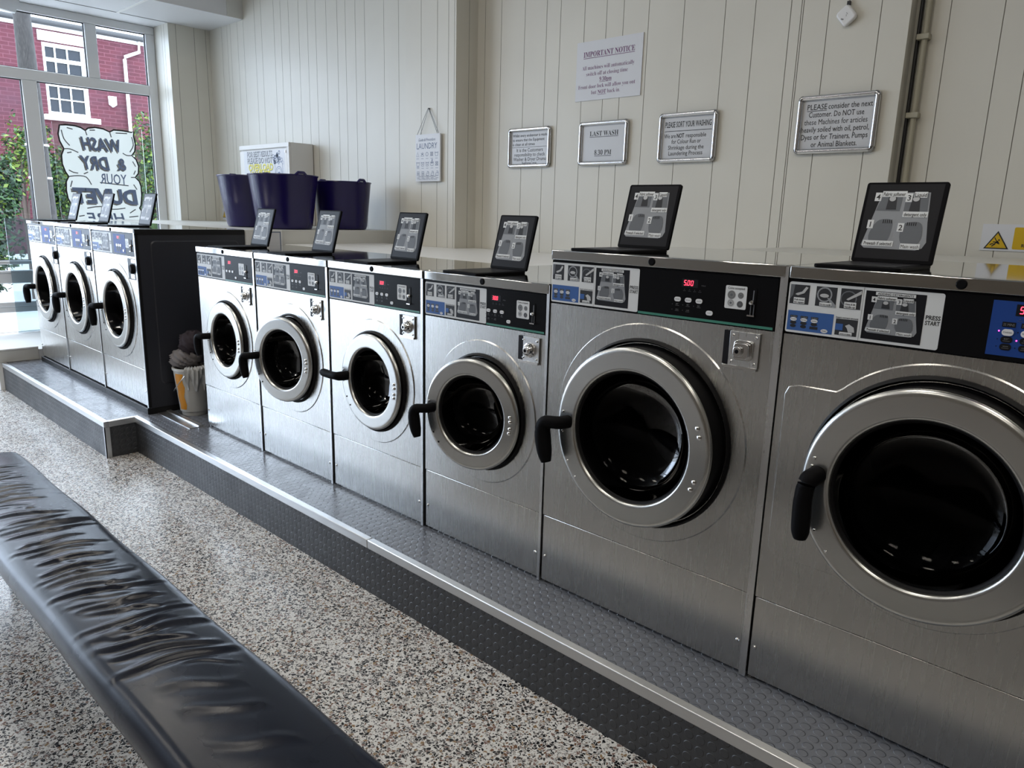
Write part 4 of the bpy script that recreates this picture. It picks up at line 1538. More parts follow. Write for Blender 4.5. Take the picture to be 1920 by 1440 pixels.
SB = dict(ser=True, bold=-0.012)
nx0, nx1 = 1.249, 1.731
r, yy = flat_sign('notice_sign', 'white board headed IMPORTANT NOTICE in purple lettering, highest sign on the wall', nx0, nx1, 2.243, 2.582, YR)
lettering(r, yy, [('IMPORTANT NOTICE', 1.49, 2.493, 0.375, 0.030, 'ink_purple', dict(ser=True, ul=True)),
                  ('All machines will automatically', 1.487, 2.420, 0.385, 0.023, 'ink_purple', dict(SB)), ('switch off at closing time', 1.482, 2.384, 0.305, 0.023, 'ink_purple', dict(SB)),
                  ('9.30pm', 1.476, 2.349, 0.090, 0.022, 'ink_purple', dict(ser=True, ul=True)), ('Front door lock will allow you out', 1.482, 2.312, 0.420, 0.023, 'ink_purple', dict(SB)),
                  ('but', 1.392, 2.277, 0.040, 0.023, 'ink_purple', dict(SB)), ('NOT', 1.453, 2.277, 0.062, 0.022, 'ink_purple', dict(ser=True, ul=True)), ('back in.', 1.540, 2.277, 0.092, 0.023, 'ink_purple', dict(SB))])


def framed_sign(label, x0, x1, z0, z1, rot=0.0):
    cx, cz = (x0 + x1) / 2, (z0 + z1) / 2
    root = thing('framed_sign', (cx, YR, cz), label, 'sign', 'silver snap-frame signs')
    mb = MB()
    mb.box(x0 + 0.012, x1 - 0.012, YR - 0.009, YR - 0.002, z0 + 0.012, z1 - 0.012, 'paper_grey')
    mb.build('sign_sheet', root, smooth=0)
    r = 0.0125
    mb = MB()
    for a, b in (((x0 + 0.024, z0 + r), (x1 - 0.024, z0 + r)), ((x0 + 0.024, z1 - r), (x1 - 0.024, z1 - r)), ((x0 + r, z0 + 0.024), (x0 + r, z1 - 0.024)), ((x1 - r, z0 + 0.024), (x1 - r, z1 - 0.024))):
        mb.tube([(a[0], YR - r, a[1]), (b[0], YR - r, b[1])], r, 'frame_silver', 14)
    mb.build('frame', root, smooth=50)
    for sx_, sz_ in ((x0 + r, z0 + r), (x1 - r, z0 + r), (x0 + r, z1 - r), (x1 - r, z1 - r)):
        mb = MB()
        dx, dz = (1 if sx_ < cx else -1), (1 if sz_ < cz else -1)
        pts = [(sx_, YR - r, sz_ + dz * 0.0125), (sx_ + dx * 0.0012, YR - r, sz_ + dz * 0.005), (sx_ + dx * 0.005, YR - r, sz_ + dz * 0.0012), (sx_ + dx * 0.0125, YR - r, sz_)]
        mb.tube(pts, r * 1.06, 'frame_corner', 12)
        mb.build('frame_corner', root, smooth=60)
    root.rotation_euler = (0, rot, 0)
    return root


B = dict(bold=0.012)
r = framed_sign('silver framed sign about checking Washer and Dryer Drums before use', 0.688, 1.066, 1.857, 2.114)
lettering(r, YR - 0.009, [('Whilst every endeavour is made', 0.877, 2.056, 0.305, 0.018, 'ink_black', dict(bold=0.006)), ('to ensure that the Equipment', 0.867, 2.028, 0.285, 0.018, 'ink_black', dict(bold=0.006)), ('is clean at all times', 0.825, 2.000, 0.20, 0.018, 'ink_black', dict(bold=0.006)),
                          ('It is the Customers', 0.880, 1.960, 0.235, 0.0225, 'ink_black', dict(bold=0.002)), ('responsibility to check', 0.880, 1.931, 0.275, 0.0225, 'ink_black', dict(bold=0.002)),
                          ('Washer & Dryer Drums', 0.880, 1.902, 0.292, 0.0225, 'ink_black', dict(bold=0.002)), ('before use', 0.880, 1.876, 0.130, 0.0225, 'ink_black', dict(bold=0.002))],
          lambda c: c.rect(0.72, 1.03, 1.9885, 1.9905, 'ink_black', 1))
r = framed_sign('silver framed sign reading LAST WASH 8.30 PM', 1.300, 1.669, 1.858, 2.118)
lettering(r, YR - 0.009, [('LAST WASH', 1.488, 2.032, 0.215, 0.028, 'ink_black', dict(ser=True, ul=True)), ('8.30 PM', 1.486, 1.920, 0.128, 0.028, 'ink_black', dict(ser=True, ul=True))])
r = framed_sign('silver framed sign headed PLEASE SORT YOUR WASHING', 1.881, 2.248, 1.858, 2.129)
lettering(r, YR - 0.009, [('PLEASE SORT YOUR WASHING', 2.065, 2.050, 0.290, 0.030, 'ink_black', dict(bold=0.012)), ('We are', 1.955, 1.993, 0.075, 0.0225, 'ink_black', dict(bold=0.004)), ('NOT', 2.022, 1.993, 0.047, 0.0225, 'ink_black', dict(bold=0.028)),
                          ('responsible', 2.120, 1.993, 0.125, 0.0225, 'ink_black', dict(bold=0.004)), ('for Colour Run or', 2.060, 1.962, 0.185, 0.0225, 'ink_black', dict(bold=0.004)),
                          ('Shrinkage during the', 2.060, 1.930, 0.225, 0.0225, 'ink_black', dict(bold=0.004)), ('Laundering Process', 2.060, 1.899, 0.215, 0.0225, 'ink_black', dict(bold=0.004))],
          lambda c: c.rect(1.92, 2.215, 2.028, 2.031, 'ink_black', 1))
r = framed_sign('silver framed sign asking to PLEASE consider the next Customer, largest framed one', 2.683, 3.070, 1.879, 2.155)
rows = [('consider the next', 2.935, 2.087, 0.205, 0.0250), ('Customer. Do NOT use', 2.872, 2.052, 0.262, 0.0250), ('these Machines for articles', 2.872, 2.017, 0.300, 0.0250), ('heavily soiled with oil, petrol,', 2.872, 1.982, 0.322, 0.0250),
        ('Dyes or for Trainers, Pumps', 2.872, 1.947, 0.318, 0.0250), ('or Animal Blankets.', 2.876, 1.912, 0.220, 0.0250)]
lettering(r, YR - 0.009, [('PLEASE', 2.778, 2.087, 0.096, 0.0250, 'ink_black', dict(bold=0.006, ul=True))] + [q + ('ink_black', dict(bold=0.006)) for q in rows])

# slip hazard sign
SY = YR2
r, yy = flat_sign('hazard_sign', 'white and yellow slip hazard sign with a falling figure in a triangle', 3.545, 3.905, 1.447, 1.562, SY, th=0.004)


def tri(c, u, v, s_, fig=True):
    c.poly([(u - s_, v), (u + s_, v), (u, v + 1.62 * s_)], 'ink_black', 1)
    c.poly([(u - s_ * 0.82, v + 0.10 * s_), (u + s_ * 0.82, v + 0.10 * s_), (u, v + 1.42 * s_)], 'yellow', 2)


def slip(c):
    u, v, s_ = 3.607, 1.455, 0.048
    tri(c, u, v, s_)
    q = s_
    c.line([(u - 0.30 * q, v + 0.62 * q), (u - 0.02 * q, v + 0.62 * q)], 0.09 * q, 'ink_black', 3)
    c.line([(u - 0.02 * q, v + 0.62 * q), (u + 0.16 * q, v + 0.50 * q)], 0.14 * q, 'ink_black', 3)
    c.line([(u - 0.20 * q, v + 1.02 * q), (u - 0.06 * q, v + 0.76 * q), (u + 0.10 * q, v + 0.66 * q), (u + 0.22 * q, v + 0.42 * q)], 0.07 * q, 'ink_black', 3)
    c.line([(u + 0.06 * q, v + 0.70 * q), (u - 0.16 * q, v + 0.42 * q), (u - 0.34 * q, v + 0.46 * q), (u - 0.52 * q, v + 0.36 * q)], 0.09 * q, 'ink_black', 3)
    c.line([(u - 0.10 * q, v + 0.45 * q), (u - 0.36 * q, v + 0.22 * q)], 0.09 * q, 'ink_black', 3)
    c.oval(u + 0.16 * q, v + 0.80 * q, 0.075 * q, 0.075 * q, 'ink_black', 3, 12)
    c.rrect(3.667, 3.895, 1.456, 1.550, 0.006, 'yellow', 1)
    c.text('R', 3.706, 1.4665, None, 0.013, 'ink_black', 2, bold=0.02)


lettering(r, yy, [], slip, 'hazard_print')
# little electrical warning sign by the tubs
r, yy = flat_sign('warning_sticker', 'tiny warning sticker with a yellow triangle beside the window-end tub', -3.535, -3.435, 1.415, 1.535, YF, th=0.003)
lettering(r, yy, [], lambda c: (tri(c, -3.485, 1.438, 0.046), c.line([(-3.475, 1.49), (-3.492, 1.468), (-3.479, 1.468), (-3.492, 1.446)], 0.006, 'ink_black', 3)), 'warning_print')

# hanging laundry plaque
ls = thing('hanging_plaque', (0.088, YPI, 1.93), 'white LAUNDRY plaque with care symbols hanging by cords on the pillar', 'sign')
mb = MB()
mb.box(-0.046, 0.222, YPI - 0.024, YPI - 0.010, 1.766, 2.092, 'paper')
mb.build('board', ls, smooth=0)
mb = MB()
c = front(mb, YPI - 0.024, 0.0006)
c.text('Guide & Procedure', 0.080, 2.045, 0.185, 0.020, 'ink_slate', 1, bold=0.004, shear=0.3)
c.text('LAUNDRY', 0.080, 1.992, 0.225, 0.040, 'ink_slate', 1, bold=0.004)


def care(c, k_, u, v, s_):
    ln = 0.0035
    if k_ == 0:
        c.line([(u - s_, v - s_), (u + s_, v - s_), (u, v + s_)], ln, 'ink_slate', 1, True)
    elif k_ == 1:
        c.line([(u - s_, v - s_), (u + s_, v - s_), (u, v + s_)], ln, 'ink_slate', 1, True)
        c.line([(u - s_, v + 0.6 * s_), (u + s_, v - 0.6 * s_)], ln, 'ink_slate', 1)
        c.line([(u + s_, v + 0.6 * s_), (u - s_, v - 0.6 * s_)], ln, 'ink_slate', 1)
    elif k_ in (2, 3, 9):
        c.ring(u, v, s_ - ln, s_, 'ink_slate', 1, 16)
        if k_ != 2:
            c.line([(u - s_, v + s_), (u + s_, v - s_)], ln, 'ink_slate', 1)
            c.line([(u + s_, v + s_), (u - s_, v - s_)], ln, 'ink_slate', 1)
    elif k_ in (4, 5, 6, 7, 8):
        c.line([(u - 1.15 * s_, v + s_), (u - 0.8 * s_, v - s_), (u + 0.8 * s_, v - s_), (u + 1.15 * s_, v + s_)], ln, 'ink_slate', 1)
        c.line([(u - 1.1 * s_, v + 0.6 * s_), (u + 1.1 * s_, v + 0.6 * s_)], ln, 'ink_slate', 1)
        if k_ in (6, 7):
            c.oval(u, v - 0.2 * s_, s_ * 0.3, s_ * 0.3, 'ink_slate', 1, 8)
        if k_ == 8:
            c.line([(u + 0.2 * s_, v + 2.2 * s_), (u - 0.1 * s_, v)], s_ * 0.6, 'ink_slate', 1)
        if k_ == 5:
            c.line([(u - s_, v - 1.5 * s_), (u + s_, v - 1.5 * s_)], ln, 'ink_slate', 1)
    elif k_ in (10, 11):
        c.line([(u - 0.8 * s_, v - s_), (u + 0.8 * s_, v - s_), (u + 0.8 * s_, v + s_), (u - 0.8 * s_, v + s_)], ln, 'ink_slate', 1, True)
        c.ring(u, v, s_ * 0.3, s_ * 0.55, 'ink_slate', 1, 10)
    else:
        c.line([(u - s_, v - s_), (u + s_, v - s_), (u + s_, v + 0.2 * s_), (u + 0.8 * s_, v + s_), (u - 0.4 * s_, v + s_)], ln, 'ink_slate', 1)
        c.line([(u - s_, v - s_), (u - 0.6 * s_, v + 0.3 * s_), (u + s_, v + 0.3 * s_)], ln, 'ink_slate', 1)


for j in range(3):
    for i in range(5):
        u, v = -0.022 + 0.052 * i + 0.003 * j, 1.955 - 0.067 * j
        care(c, j * 5 + i, u, v, 0.0145)
        c.rect(u - 0.014, u + 0.014, v - 0.031, v - 0.0285, 'ink_slate', 1)
c.text('Remember to check your pockets', 0.085, 1.797, 0.19, 0.010, 'ink_slate', 1, shear=0.3)
c.text('IT ALL COMES OUT IN THE WASH', 0.085, 1.777, 0.215, 0.010, 'ink_slate', 1, bold=0.006)
mb.build('lettering', ls, smooth=0)
for xa, xb in ((-0.040, 0.075), (-0.002, 0.082), (0.195, 0.088), (0.212, 0.092)):
    mb = MB()
    mb.tube([(xa, YPI - 0.020, 2.082), (xb, YPI - 0.012, 2.262)], 0.0016, 'ink_grey', 6)
    mb.build('cord', ls)
mb = MB()
mb.lathe([(0.0001, -0.014), (0.005, -0.014), (0.005, 0)], (0.083, YPI, 2.265), 'ink_black', n=12)
mb.build('nail', ls)

# small white wireless unit hanging on the wall
dv = thing('wireless_unit', (2.871, YR, 2.498), 'small white rounded wireless unit hanging by a lead near the top of the wall', 'device')
mb = MB()
a45 = RAD(40)
pts = [(2.871 + u * cos(a45) - v * sin(a45), YR - 0.004, 2.496 + u * sin(a45) + v * cos(a45)) for u, v in rrect(-0.036, 0.036, -0.040, 0.040, 0.018)]
mb.prism(pts, (0, -0.024, 0), 'device_white')
mb.build('casing', dv, bevel=0.009, seg=4, smooth=60)
mb = MB()
c = Canvas(mb, (2.871, YR - 0.0282, 2.496), (cos(-0.3), 0, sin(-0.3)), (-sin(-0.3), 0, cos(-0.3)), (0, -1, 0))
c.line([(-0.002, 0.012), (0.006, 0.006), (0.001, 0.004), (0.004, -0.004)], 0.002, 'ink_grey', 1)
c.rect(-0.016, -0.003, -0.022, -0.016, 'coin_grey', 1)
mb.build('marking', dv, smooth=0)
mb = MB()
mb.box(2.866, 2.880, YR - 0.018, YR - 0.004, 2.543, 2.560, 'ink_black')
mb.tube([(2.873, YR - 0.010, 2.558), (2.873, YR - 0.006, 2.62), (2.872, YR - 0.004, 3.0), (2.872, YR - 0.004, 3.78)], 0.0018, 'conduit', 6)
mb.build('lead', dv)

# conduit in the corner of the recess
cp = thing('conduit_pipe', (3.205, YR2 - 0.03, 1.42), 'cream painted conduit running down the wall corner with two clips', 'pipe')
mb = MB()
mb.tube([(3.200, YR2 - 0.022, 1.42), (3.200, YR2 - 0.022, ZC - 0.01)], 0.013, 'conduit', 14)
mb.build('pipe', cp, smooth=50)
for zc in (2.04, 2.375):
    mb = MB()
    mb.box(3.170, 3.222, YR2 - 0.044, YR2 - 0.001, zc - 0.012, zc + 0.012, 'conduit')
    mb.build('pipe_clip', cp, bevel=0.003)
mb = MB()
mb.tube([(3.168, YR2 - 0.012, 1.42), (3.168, YR2 - 0.012, ZC - 0.01)], 0.008, 'ink_black', 8)
mb.build('dark_gap', cp, smooth=50)  # black tube standing in for the dark gap beside the pipe

# ------------------------------------------------------------------ window poster and low glass screen
wp = thing('window_poster', (XW + 0.03, 0.83, 1.05), 'clear window poster reading WASH & DRY YOUR DUVET HERE from the street, seen from behind', 'poster')
XP = XW - 0.004
mb = MB()
mb.box(XP, XP + 0.003, 0.425, 1.245, 1.02, 2.30, 'acrylic')
mb.build('clear_sheet', wp, smooth=0)
cloud = [(0.489, 2.272), (0.544, 2.281), (0.621, 2.279), (0.674, 2.267), (0.711, 2.243), (0.737, 2.268), (0.802, 2.281), (0.875, 2.275), (0.934, 2.25), (0.973, 2.274), (1.057, 2.274), (1.142, 2.267), (1.166, 2.274), (1.16, 2.23), (1.171, 2.153), (1.161, 2.083), (1.127, 2.038), (1.167, 2.0), (1.186, 1.935), (1.177, 1.864), (1.143, 1.822), (1.18, 1.784), (1.193, 1.732), (1.193, 1.642), (1.177, 1.543), (1.160, 1.514), (1.197, 1.453), (1.20, 1.353), (1.195, 1.08), (1.0, 1.06), (0.7, 1.06), (0.508, 1.08), (0.498, 1.346), (0.487, 1.431), (0.497, 1.473), (0.522, 1.529), (0.497, 1.591), (0.489, 1.667), (0.497, 1.75), (0.524, 1.798), (0.498, 1.842), (0.478, 1.915), (0.48, 1.997), (0.506, 2.056), (0.476, 2.127), (0.469, 2.191)]
mb = MB()
c = Canvas(mb, (XP + 0.003, 0, 0), (0, 1, 0), (0, 0, 1), (1, 0, 0), 0.0008)
c.poly(cloud, 'poster_paint', 1)
c.line(cloud, 0.014, 'poster_black', 2, True)
for pts in ([(0.711, 2.243), (0.722, 2.20)], [(0.934, 2.25), (0.945, 2.20)], [(0.506, 2.056), (0.56, 2.058), (0.63, 2.03)], [(1.127, 2.038), (1.08, 2.035), (1.04, 2.055)], [(0.524, 1.798), (0.60, 1.81), (0.68, 1.80), (0.72, 1.73)],
            [(1.143, 1.822), (1.10, 1.82)], [(0.50, 2.23), (0.515, 2.15), (0.56, 2.09)], [(1.14, 2.22), (1.15, 2.14), (1.11, 2.07)], [(0.55, 2.255), (0.60, 2.245)], [(0.75, 2.25), (0.80, 2.255)], [(0.99, 2.245), (1.10, 2.25)],
            [(1.13, 1.98), (1.155, 1.93)], [(1.13, 1.85), (1.15, 1.89)], [(0.53, 2.02), (0.57, 2.03)], [(0.53, 1.86), (0.57, 1.84), (0.61, 1.835)], [(0.53, 1.70), (0.55, 1.76)], [(1.12, 1.75), (1.15, 1.70)], [(0.66, 1.83), (0.70, 1.85)],
            [(0.80, 1.755), (1.07, 1.735)], [(0.66, 1.50), (0.78, 1.52), (0.90, 1.495), (1.02, 1.51)], [(1.06, 1.46), (1.12, 1.50)], [(0.58, 1.42), (0.63, 1.43)], [(1.05, 1.42), (1.14, 1.43)], [(0.58, 1.37), (0.63, 1.375)]):
    c.line(smoothpts(pts, 3), 0.010, 'poster_grey', 3)
mb.build('painted_cloud', wp, smooth=0)
mb = MB()
# mirrored: letters read correctly from the street side
c = Canvas(mb, (XP + 0.003, 0, 0), (0, -1, 0), (0, 0, 1), (1, 0, 0), 0.0008)
for t, y, z, wd, h, b, sh, m2 in (('WASH', 0.838, 2.065, 0.36, 0.115, 0.03, 0.25, True), ('DRY', 0.768, 1.882, 0.275, 0.120, 0.03, 0.2, True), ('&', 1.021, 1.890, 0.085, 0.11, 0.03, 0.1, True), ('YOUR', 0.931, 1.745, 0.25, 0.098, 0.01, 0.0, False),
                             ('DUVET', 0.845, 1.555, 0.61, 0.135, 0.045, 0.1, True), ('HERE', 0.83, 1.365, 0.36, 0.09, 0.02, 0.2, False)):
    if m2:
        c.text(t, -(y - 0.012), z - 0.012, wd, h, 'poster_grey', 3, bold=b, shear=sh)
        c.text(t, -(y - 0.008), z - 0.008, wd, h, 'poster_paint', 4, bold=b, shear=sh)
    c.text(t, -y, z, wd, h, 'poster_blue', 5, bold=b, shear=sh)
mb.build('lettering', wp, smooth=0)

gs = thing('glass_screen', (XW + 0.2, 0.6, 0.32), 'low glass screen standing inside the shop window behind the far washers', 'glass screen')
mb = MB()
mb.box(XW + 0.045, XW + 0.051, -0.065, 0.42, 0.32, 1.392, 'screen_glass')
mb.build('glass_sheet', gs, smooth=0)

# ------------------------------------------------------------------ bucket with rags in the gap
bk = thing('bucket', (-0.335, 0.065, PZ), 'white bucket with an orange stripe between the far and near washers', 'bucket')
BX, BY, BZ = -0.335, 0.065, PZ
mb = MB()
mb.lathe([(0.001, 0.001), (0.076, 0.001), (0.079, 0.03), (0.086, 0.03), (0.112, 0.295), (0.119, 0.297), (0.119, 0.312), (0.108, 0.312), (0.082, 0.035), (0.001, 0.03)], (BX, BY, BZ), 'bucket_white', 'z', 40)
mb.build('bucket_body', bk, smooth=45)
mb = MB()
vs, fs = [], []
for j in range(9):
    t = j / 8
    z = 0.045 + 0.235 * t
    r = 0.0865 + (0.1125 - 0.0865) * (z - 0.03) / 0.265
    for i in range(7):
        a = RAD(-88 + 5.5 * i + 3.5 * sin(j * 1.7 + i))
        vs.append((BX + (r + 0.001) * cos(a), BY + (r + 0.001) * sin(a), BZ + z))
for j in range(8):
    for i in range(6):
        fs.append((j * 7 + i, j * 7 + i + 1, (j + 1) * 7 + i + 1, (j + 1) * 7 + i))
mb.add(vs, fs, 'bucket_orange')
mb.build('orange_stripe', bk)
mb = MB()
pts = []
for i in range(21):
    a = pi * i / 20
    q = 0.121 * cos(a)
    s_ = 0.121 * sin(a)
    dirx, diry = cos(RAD(-38)), sin(RAD(-38))
    ox, oy = -sin(RAD(-38)), cos(RAD(-38))
    pts.append((BX - dirx * q * 1.0 - ox * s_ * 0.95, BY - diry * q - oy * s_ * 0.95, BZ + 0.29 - s_ * 1.15))
mb.tube(pts, 0.0028, 'wire', 6)
mb.build('wire_handle', bk)


def rag(name, label, c, rx, ry, rz, m, seed, amp=0.25):
    rnd = random.Random(seed)
    ph = [(rnd.uniform(2, 7), rnd.uniform(2, 7), rnd.uniform(2, 8), rnd.uniform(0, 6), rnd.uniform(0.4, 1)) for _ in range(7)]
    mb = MB()
    nu, nv = 40, 26
    vs, fs = [], []
    for j in range(nv + 1):
        t = pi * j / nv
        for i in range(nu):
            a = 2 * pi * i / nu
            d = (sin(t) * cos(a), sin(t) * sin(a), cos(t))
            q = sum(w_ * (1 - abs(sin(f1 * d[0] + f2 * d[1] + f3 * d[2] + p))) for f1, f2, f3, p, w_ in ph) / 4
            s_ = 1 + amp * (q - 0.6)
            vs.append((c[0] + rx * s_ * d[0], c[1] + ry * s_ * d[1], c[2] + rz * s_ * d[2]))
    for j in range(nv):
        for i in range(nu):
            fs.append((j * nu + i, (j + 1) * nu + i, (j + 1) * nu + (i + 1) % nu, j * nu + (i + 1) % nu))
    mb.add(vs, fs, m)
    return tag(mb.build(name, smooth=75), label, 'cloth')


rag('cloth', 'crumpled grey cloth spilling over the bucket rim', (BX - 0.030, BY - 0.020, BZ + 0.360), 0.100, 0.10, 0.075, 'cloth_grey', 3, 0.5)
rag('cloth', 'dark crumpled cloth on top of the heap in the bucket', (BX + 0.010, BY + 0.01, BZ + 0.465), 0.075, 0.08, 0.080, 'cloth_dark', 5, 0.5)
mb = MB()
vs, fs = [], []
nu, nv = 34, 14
for j in range(nv + 1):
    t = j / nv
    for i in range(nu + 1):
        a = RAD(-44 + 120 * i / nu)
        wv = 0.5 + 0.5 * sin(i * 0.9 + 1.2 * sin(i * 0.37))
        ln = 0.10 + 0.10 * wv
        r = 0.116 + 0.010 * sin(pi * t) + 0.005 * sin(i * 1.9 + 3 * t)
        r = 0.095 + 0.032 * min(1, t * 4) if t < 0.25 else r + 0.007 - 0.022 * (t - 0.25)
        z = 0.325 - max(0, t - 0.2) * ln + 0.006 * sin(i * 2.3)
        vs.append((BX + r * cos(a), BY + r * sin(a), BZ + z))
for j in range(nv):
    for i in range(nu):
        q = j * (nu + 1) + i
        fs.append((q, q + 1, q + nu + 2, q + nu + 1))
mb.add(vs, fs, 'bag_plastic')
tag(mb.build('plastic_bag', smooth=60), 'clear crinkled plastic bag hanging over the bucket side', 'bag')

# ------------------------------------------------------------------ bench
bn = thing('bench', (2.6, -1.29, 0), 'long black padded leather bench in the foreground', 'bench')
by0, by1, bz0, bz1, bx0, bx1 = -1.436, -1.112, 0.372, 0.456, 0.545, 4.9
rnd = random.Random(11)
wr = []
for x_, wlen in [(0.80, 1), (0.87, 1), (0.93, .8), (0.99, 1), (1.06, .7), (1.13, 1), (1.19, .9), (1.25, .8)]:
    wr.append((x_ + rnd.uniform(-.02, .02), -1.40 + rnd.uniform(-.03, .03), -1.20 + rnd.uniform(-.03, .03), 0.0045, 0.011, rnd.uniform(0.01, 0.05)))
for x_ in [1.42, 1.48, 1.53, 1.58, 1.64, 1.69, 1.76, 1.82, 1.87, 1.95, 2.01, 2.06, 2.12, 2.18, 2.24, 2.28, 2.33, 2.38, 2.43, 2.48, 2.53, 2.60, 2.66]:
    wr.append((x_ + rnd.uniform(-.02, .02), -1.42 + rnd.uniform(-.04, .05), -1.17 + rnd.uniform(-.05, .03), rnd.uniform(0.0045, 0.0085), rnd.uniform(0.009, 0.015), rnd.uniform(0.01, 0.07)))
for _ in range(34):
    x_ = rnd.uniform(0.75, 2.75)
    ya = rnd.uniform(-1.45, -1.30)
    wr.append((x_, ya, ya + rnd.uniform(0.08, 0.16), rnd.uniform(0.0015, 0.0032), rnd.uniform(0.006, 0.010), rnd.uniform(-0.02, 0.07)))
for x_ in [2.78, 2.90, 3.05]:
    wr.append((x_, -1.38, -1.22, 0.0028, 0.018, 0.08))


def wrinkle(x, y):
    h = 0
    for wx, ya, yb, am, sg, sl in wr:
        if abs(x - wx) > 0.2:
            continue
        ya = max(ya + 0.03, -1.385)
        am *= 0.75
        m_ = (ya + yb) / 2
        hl = (yb - ya) / 2
        t = (y - m_) / hl
        if abs(t) > 1.25:
            continue
        env = max(0, 1 - (t / 1.25) ** 2) ** 0.7
        xc = wx + sl * (t * 0.6) + 0.006 * sin(3.1 * t + wx * 9)
        d = (x - xc) / sg
        h += am * env * (math.exp(-d * d) - 0.75 * math.exp(-((d - 1.9) / 1.1) ** 2))
    return h


mb = MB()
nx, half = 720, []
# cross section: from under one edge over the top to under the other
ny = 44
sec = []
rr_ = 0.030
for i in range(7):
    a = pi + (-pi / 2) * 0
sec = [(by0 + 0.03, bz0), (by0 + 0.006, bz0 + 0.002), (by0 - 0.004, bz0 + 0.014), (by0 - 0.006, bz0 + 0.030), (by0 - 0.003, bz1 - 0.034), (by0 + 0.004, bz1 - 0.018), (by0 + 0.016, bz1 - 0.006), (by0 + 0.032, bz1)]
for i in range(1, ny):
    t = i / ny
    y = by0 + 0.032 + (by1 - by0 - 0.064) * t
    sec.append((y, bz1 + 0.012 * sin(pi * t)))
sec += [(by1 - 0.032, bz1), (by1 - 0.016, bz1 - 0.006), (by1 - 0.004, bz1 - 0.018), (by1 + 0.003, bz1 - 0.034), (by1 + 0.006, bz0 + 0.030), (by1 + 0.004, bz0 + 0.014), (by1 - 0.006, bz0 + 0.002), (by1 - 0.03, bz0)]
vs, fs = [], []
ns = len(sec)
for i in range(nx + 1):
    x = bx0 + (bx1 - bx0) * i / nx
    e = min(x - bx0, bx1 - x)
    er = 1 - max(0, 1 - e / 0.035) ** 2
    for y, z in sec:
        zz_ = z + (wrinkle(x, y) if z > bz0 + 0.04 else 0)
        zz_ = bz0 + (zz_ - bz0) * (0.35 + 0.65 * sqrt(max(er, 0)))
        vs.append((x, y + 0.003 * sin(x * 9 + 1) * (1 if y > -1.3 else 0.6), zz_))
for i in range(nx):
    for j in range(ns - 1):
        fs.append((i * ns + j, (i + 1) * ns + j, (i + 1) * ns + j + 1, i * ns + j + 1))
fs.append(list(range(ns)))
fs.append([nx * ns + j for j in range(ns)][::-1])
mb.add(vs, fs, 'leather_black')
mb.build('padded_seat', bn, smooth=70)
mb = MB()
mb.box(bx0 + 0.02, bx1 - 0.02, by0 + 0.02, by1 - 0.02, bz0 - 0.022, bz0 + 0.004, 'black_satin')
mb.build('seat_board', bn, smooth=0)
for x_ in (0.85, 2.75, 4.3):
    for y_ in (by0 + 0.19, by1 - 0.05):
        mb = MB()
        mb.box(x_ - 0.018, x_ + 0.018, y_ - 0.018, y_ + 0.018, 0, bz0 - 0.02, 'steel_leg')
        mb.build('leg', bn, bevel=0.003)

# ------------------------------------------------------------------ outside
mb = MB()
mb.box(-20, -4.1, -14, 14, -0.30, -0.15, 'tarmac')
struct(mb.build('ground', smooth=0))
hs = thing('brick_house', (-13.5, 3.5, -0.15), 'red painted brick house across the street with a white sash window', 'house')
HX = -13.0
mb = MB()
wy0, wy1, wz0, wz1 = 2.93, 3.70, 3.25, 4.60
for y0, y1, z0, z1 in ((-0.6, wy0, -0.15, 4.84), (wy1, 8, -0.15, 4.84), (wy0, wy1, -0.15, wz0), (wy0, wy1, wz1, 4.84)):
    mb.box(HX - 0.3, HX, y0, y1, z0, z1, 'brick')
mb.build('brick_wall', hs, smooth=0)
mb = MB()
mb.prism([(HX + 0.12, -0.6, 4.97), (HX - 4, -0.6, 5.65), (HX - 4, -0.6, 5.55), (HX + 0.05, -0.6, 4.90)], (0, 8.6, 0), 'roof_slate')
mb.build('roof', hs, smooth=0)
mb = MB()
mb.box(HX, HX + 0.03, -0.6, 8, 4.835, 4.905, 'white_paint')
mb.build('fascia_board', hs, smooth=0)
mb = MB()
mb.tube([(HX + 0.08, -0.6, 4.95), (HX + 0.08, 8, 4.95)], 0.055, 'gutter_dark', 12)
mb.build('gutter', hs)
mb = MB()
mb.box(HX, HX + 0.03, 2.868, 3.83, 4.620, 4.803, 'white_paint')
mb.build('lintel', hs, smooth=0)
mb = MB()
mb.box(HX, HX + 0.10, 2.84, 3.845, 3.150, 3.250, 'white_paint')
mb.build('window_sill', hs, smooth=0)
mb = MB()
for q in ((wy0, wy1, wz1 - 0.07, wz1), (wy0, wy1, wz0, wz0 + 0.07), (wy0, wy0 + 0.055, wz0, wz1), (wy1 - 0.075, wy1, wz0, wz1), (wy0, wy1, 4.26, 4.33), (wy0, wy1, 3.80, 3.85), (wy0 + 0.22, wy0 + 0.24, wz0, wz1), (wy0 + 0.44, wy0 + 0.46, wz0, wz1), (wy0, wy1, 3.555, 3.575)):
    mb.box(HX - 0.10, HX - 0.03 + (0.006 if q[1] - q[0] > 0.5 else 0), *q, 'white_paint')
wf = mb.build('sash_window', hs, smooth=0)
mb = MB()
mb.box(HX - 0.09, HX - 0.08, wy0, wy1, wz0, wz1, 'house_pane')
mb.build('window_glass', wf, smooth=0)
mb = MB()
mb.tube([(HX + 0.06, 4.744, 4.93), (HX + 0.06, 4.735, 4.69), (HX + 0.06, 4.44, 4.55), (HX + 0.06, 4.43, 4.50), (HX + 0.06, 4.43, -0.15)], 0.034, 'white_paint', 10)
mb.build('downpipe', hs)
mb = MB()
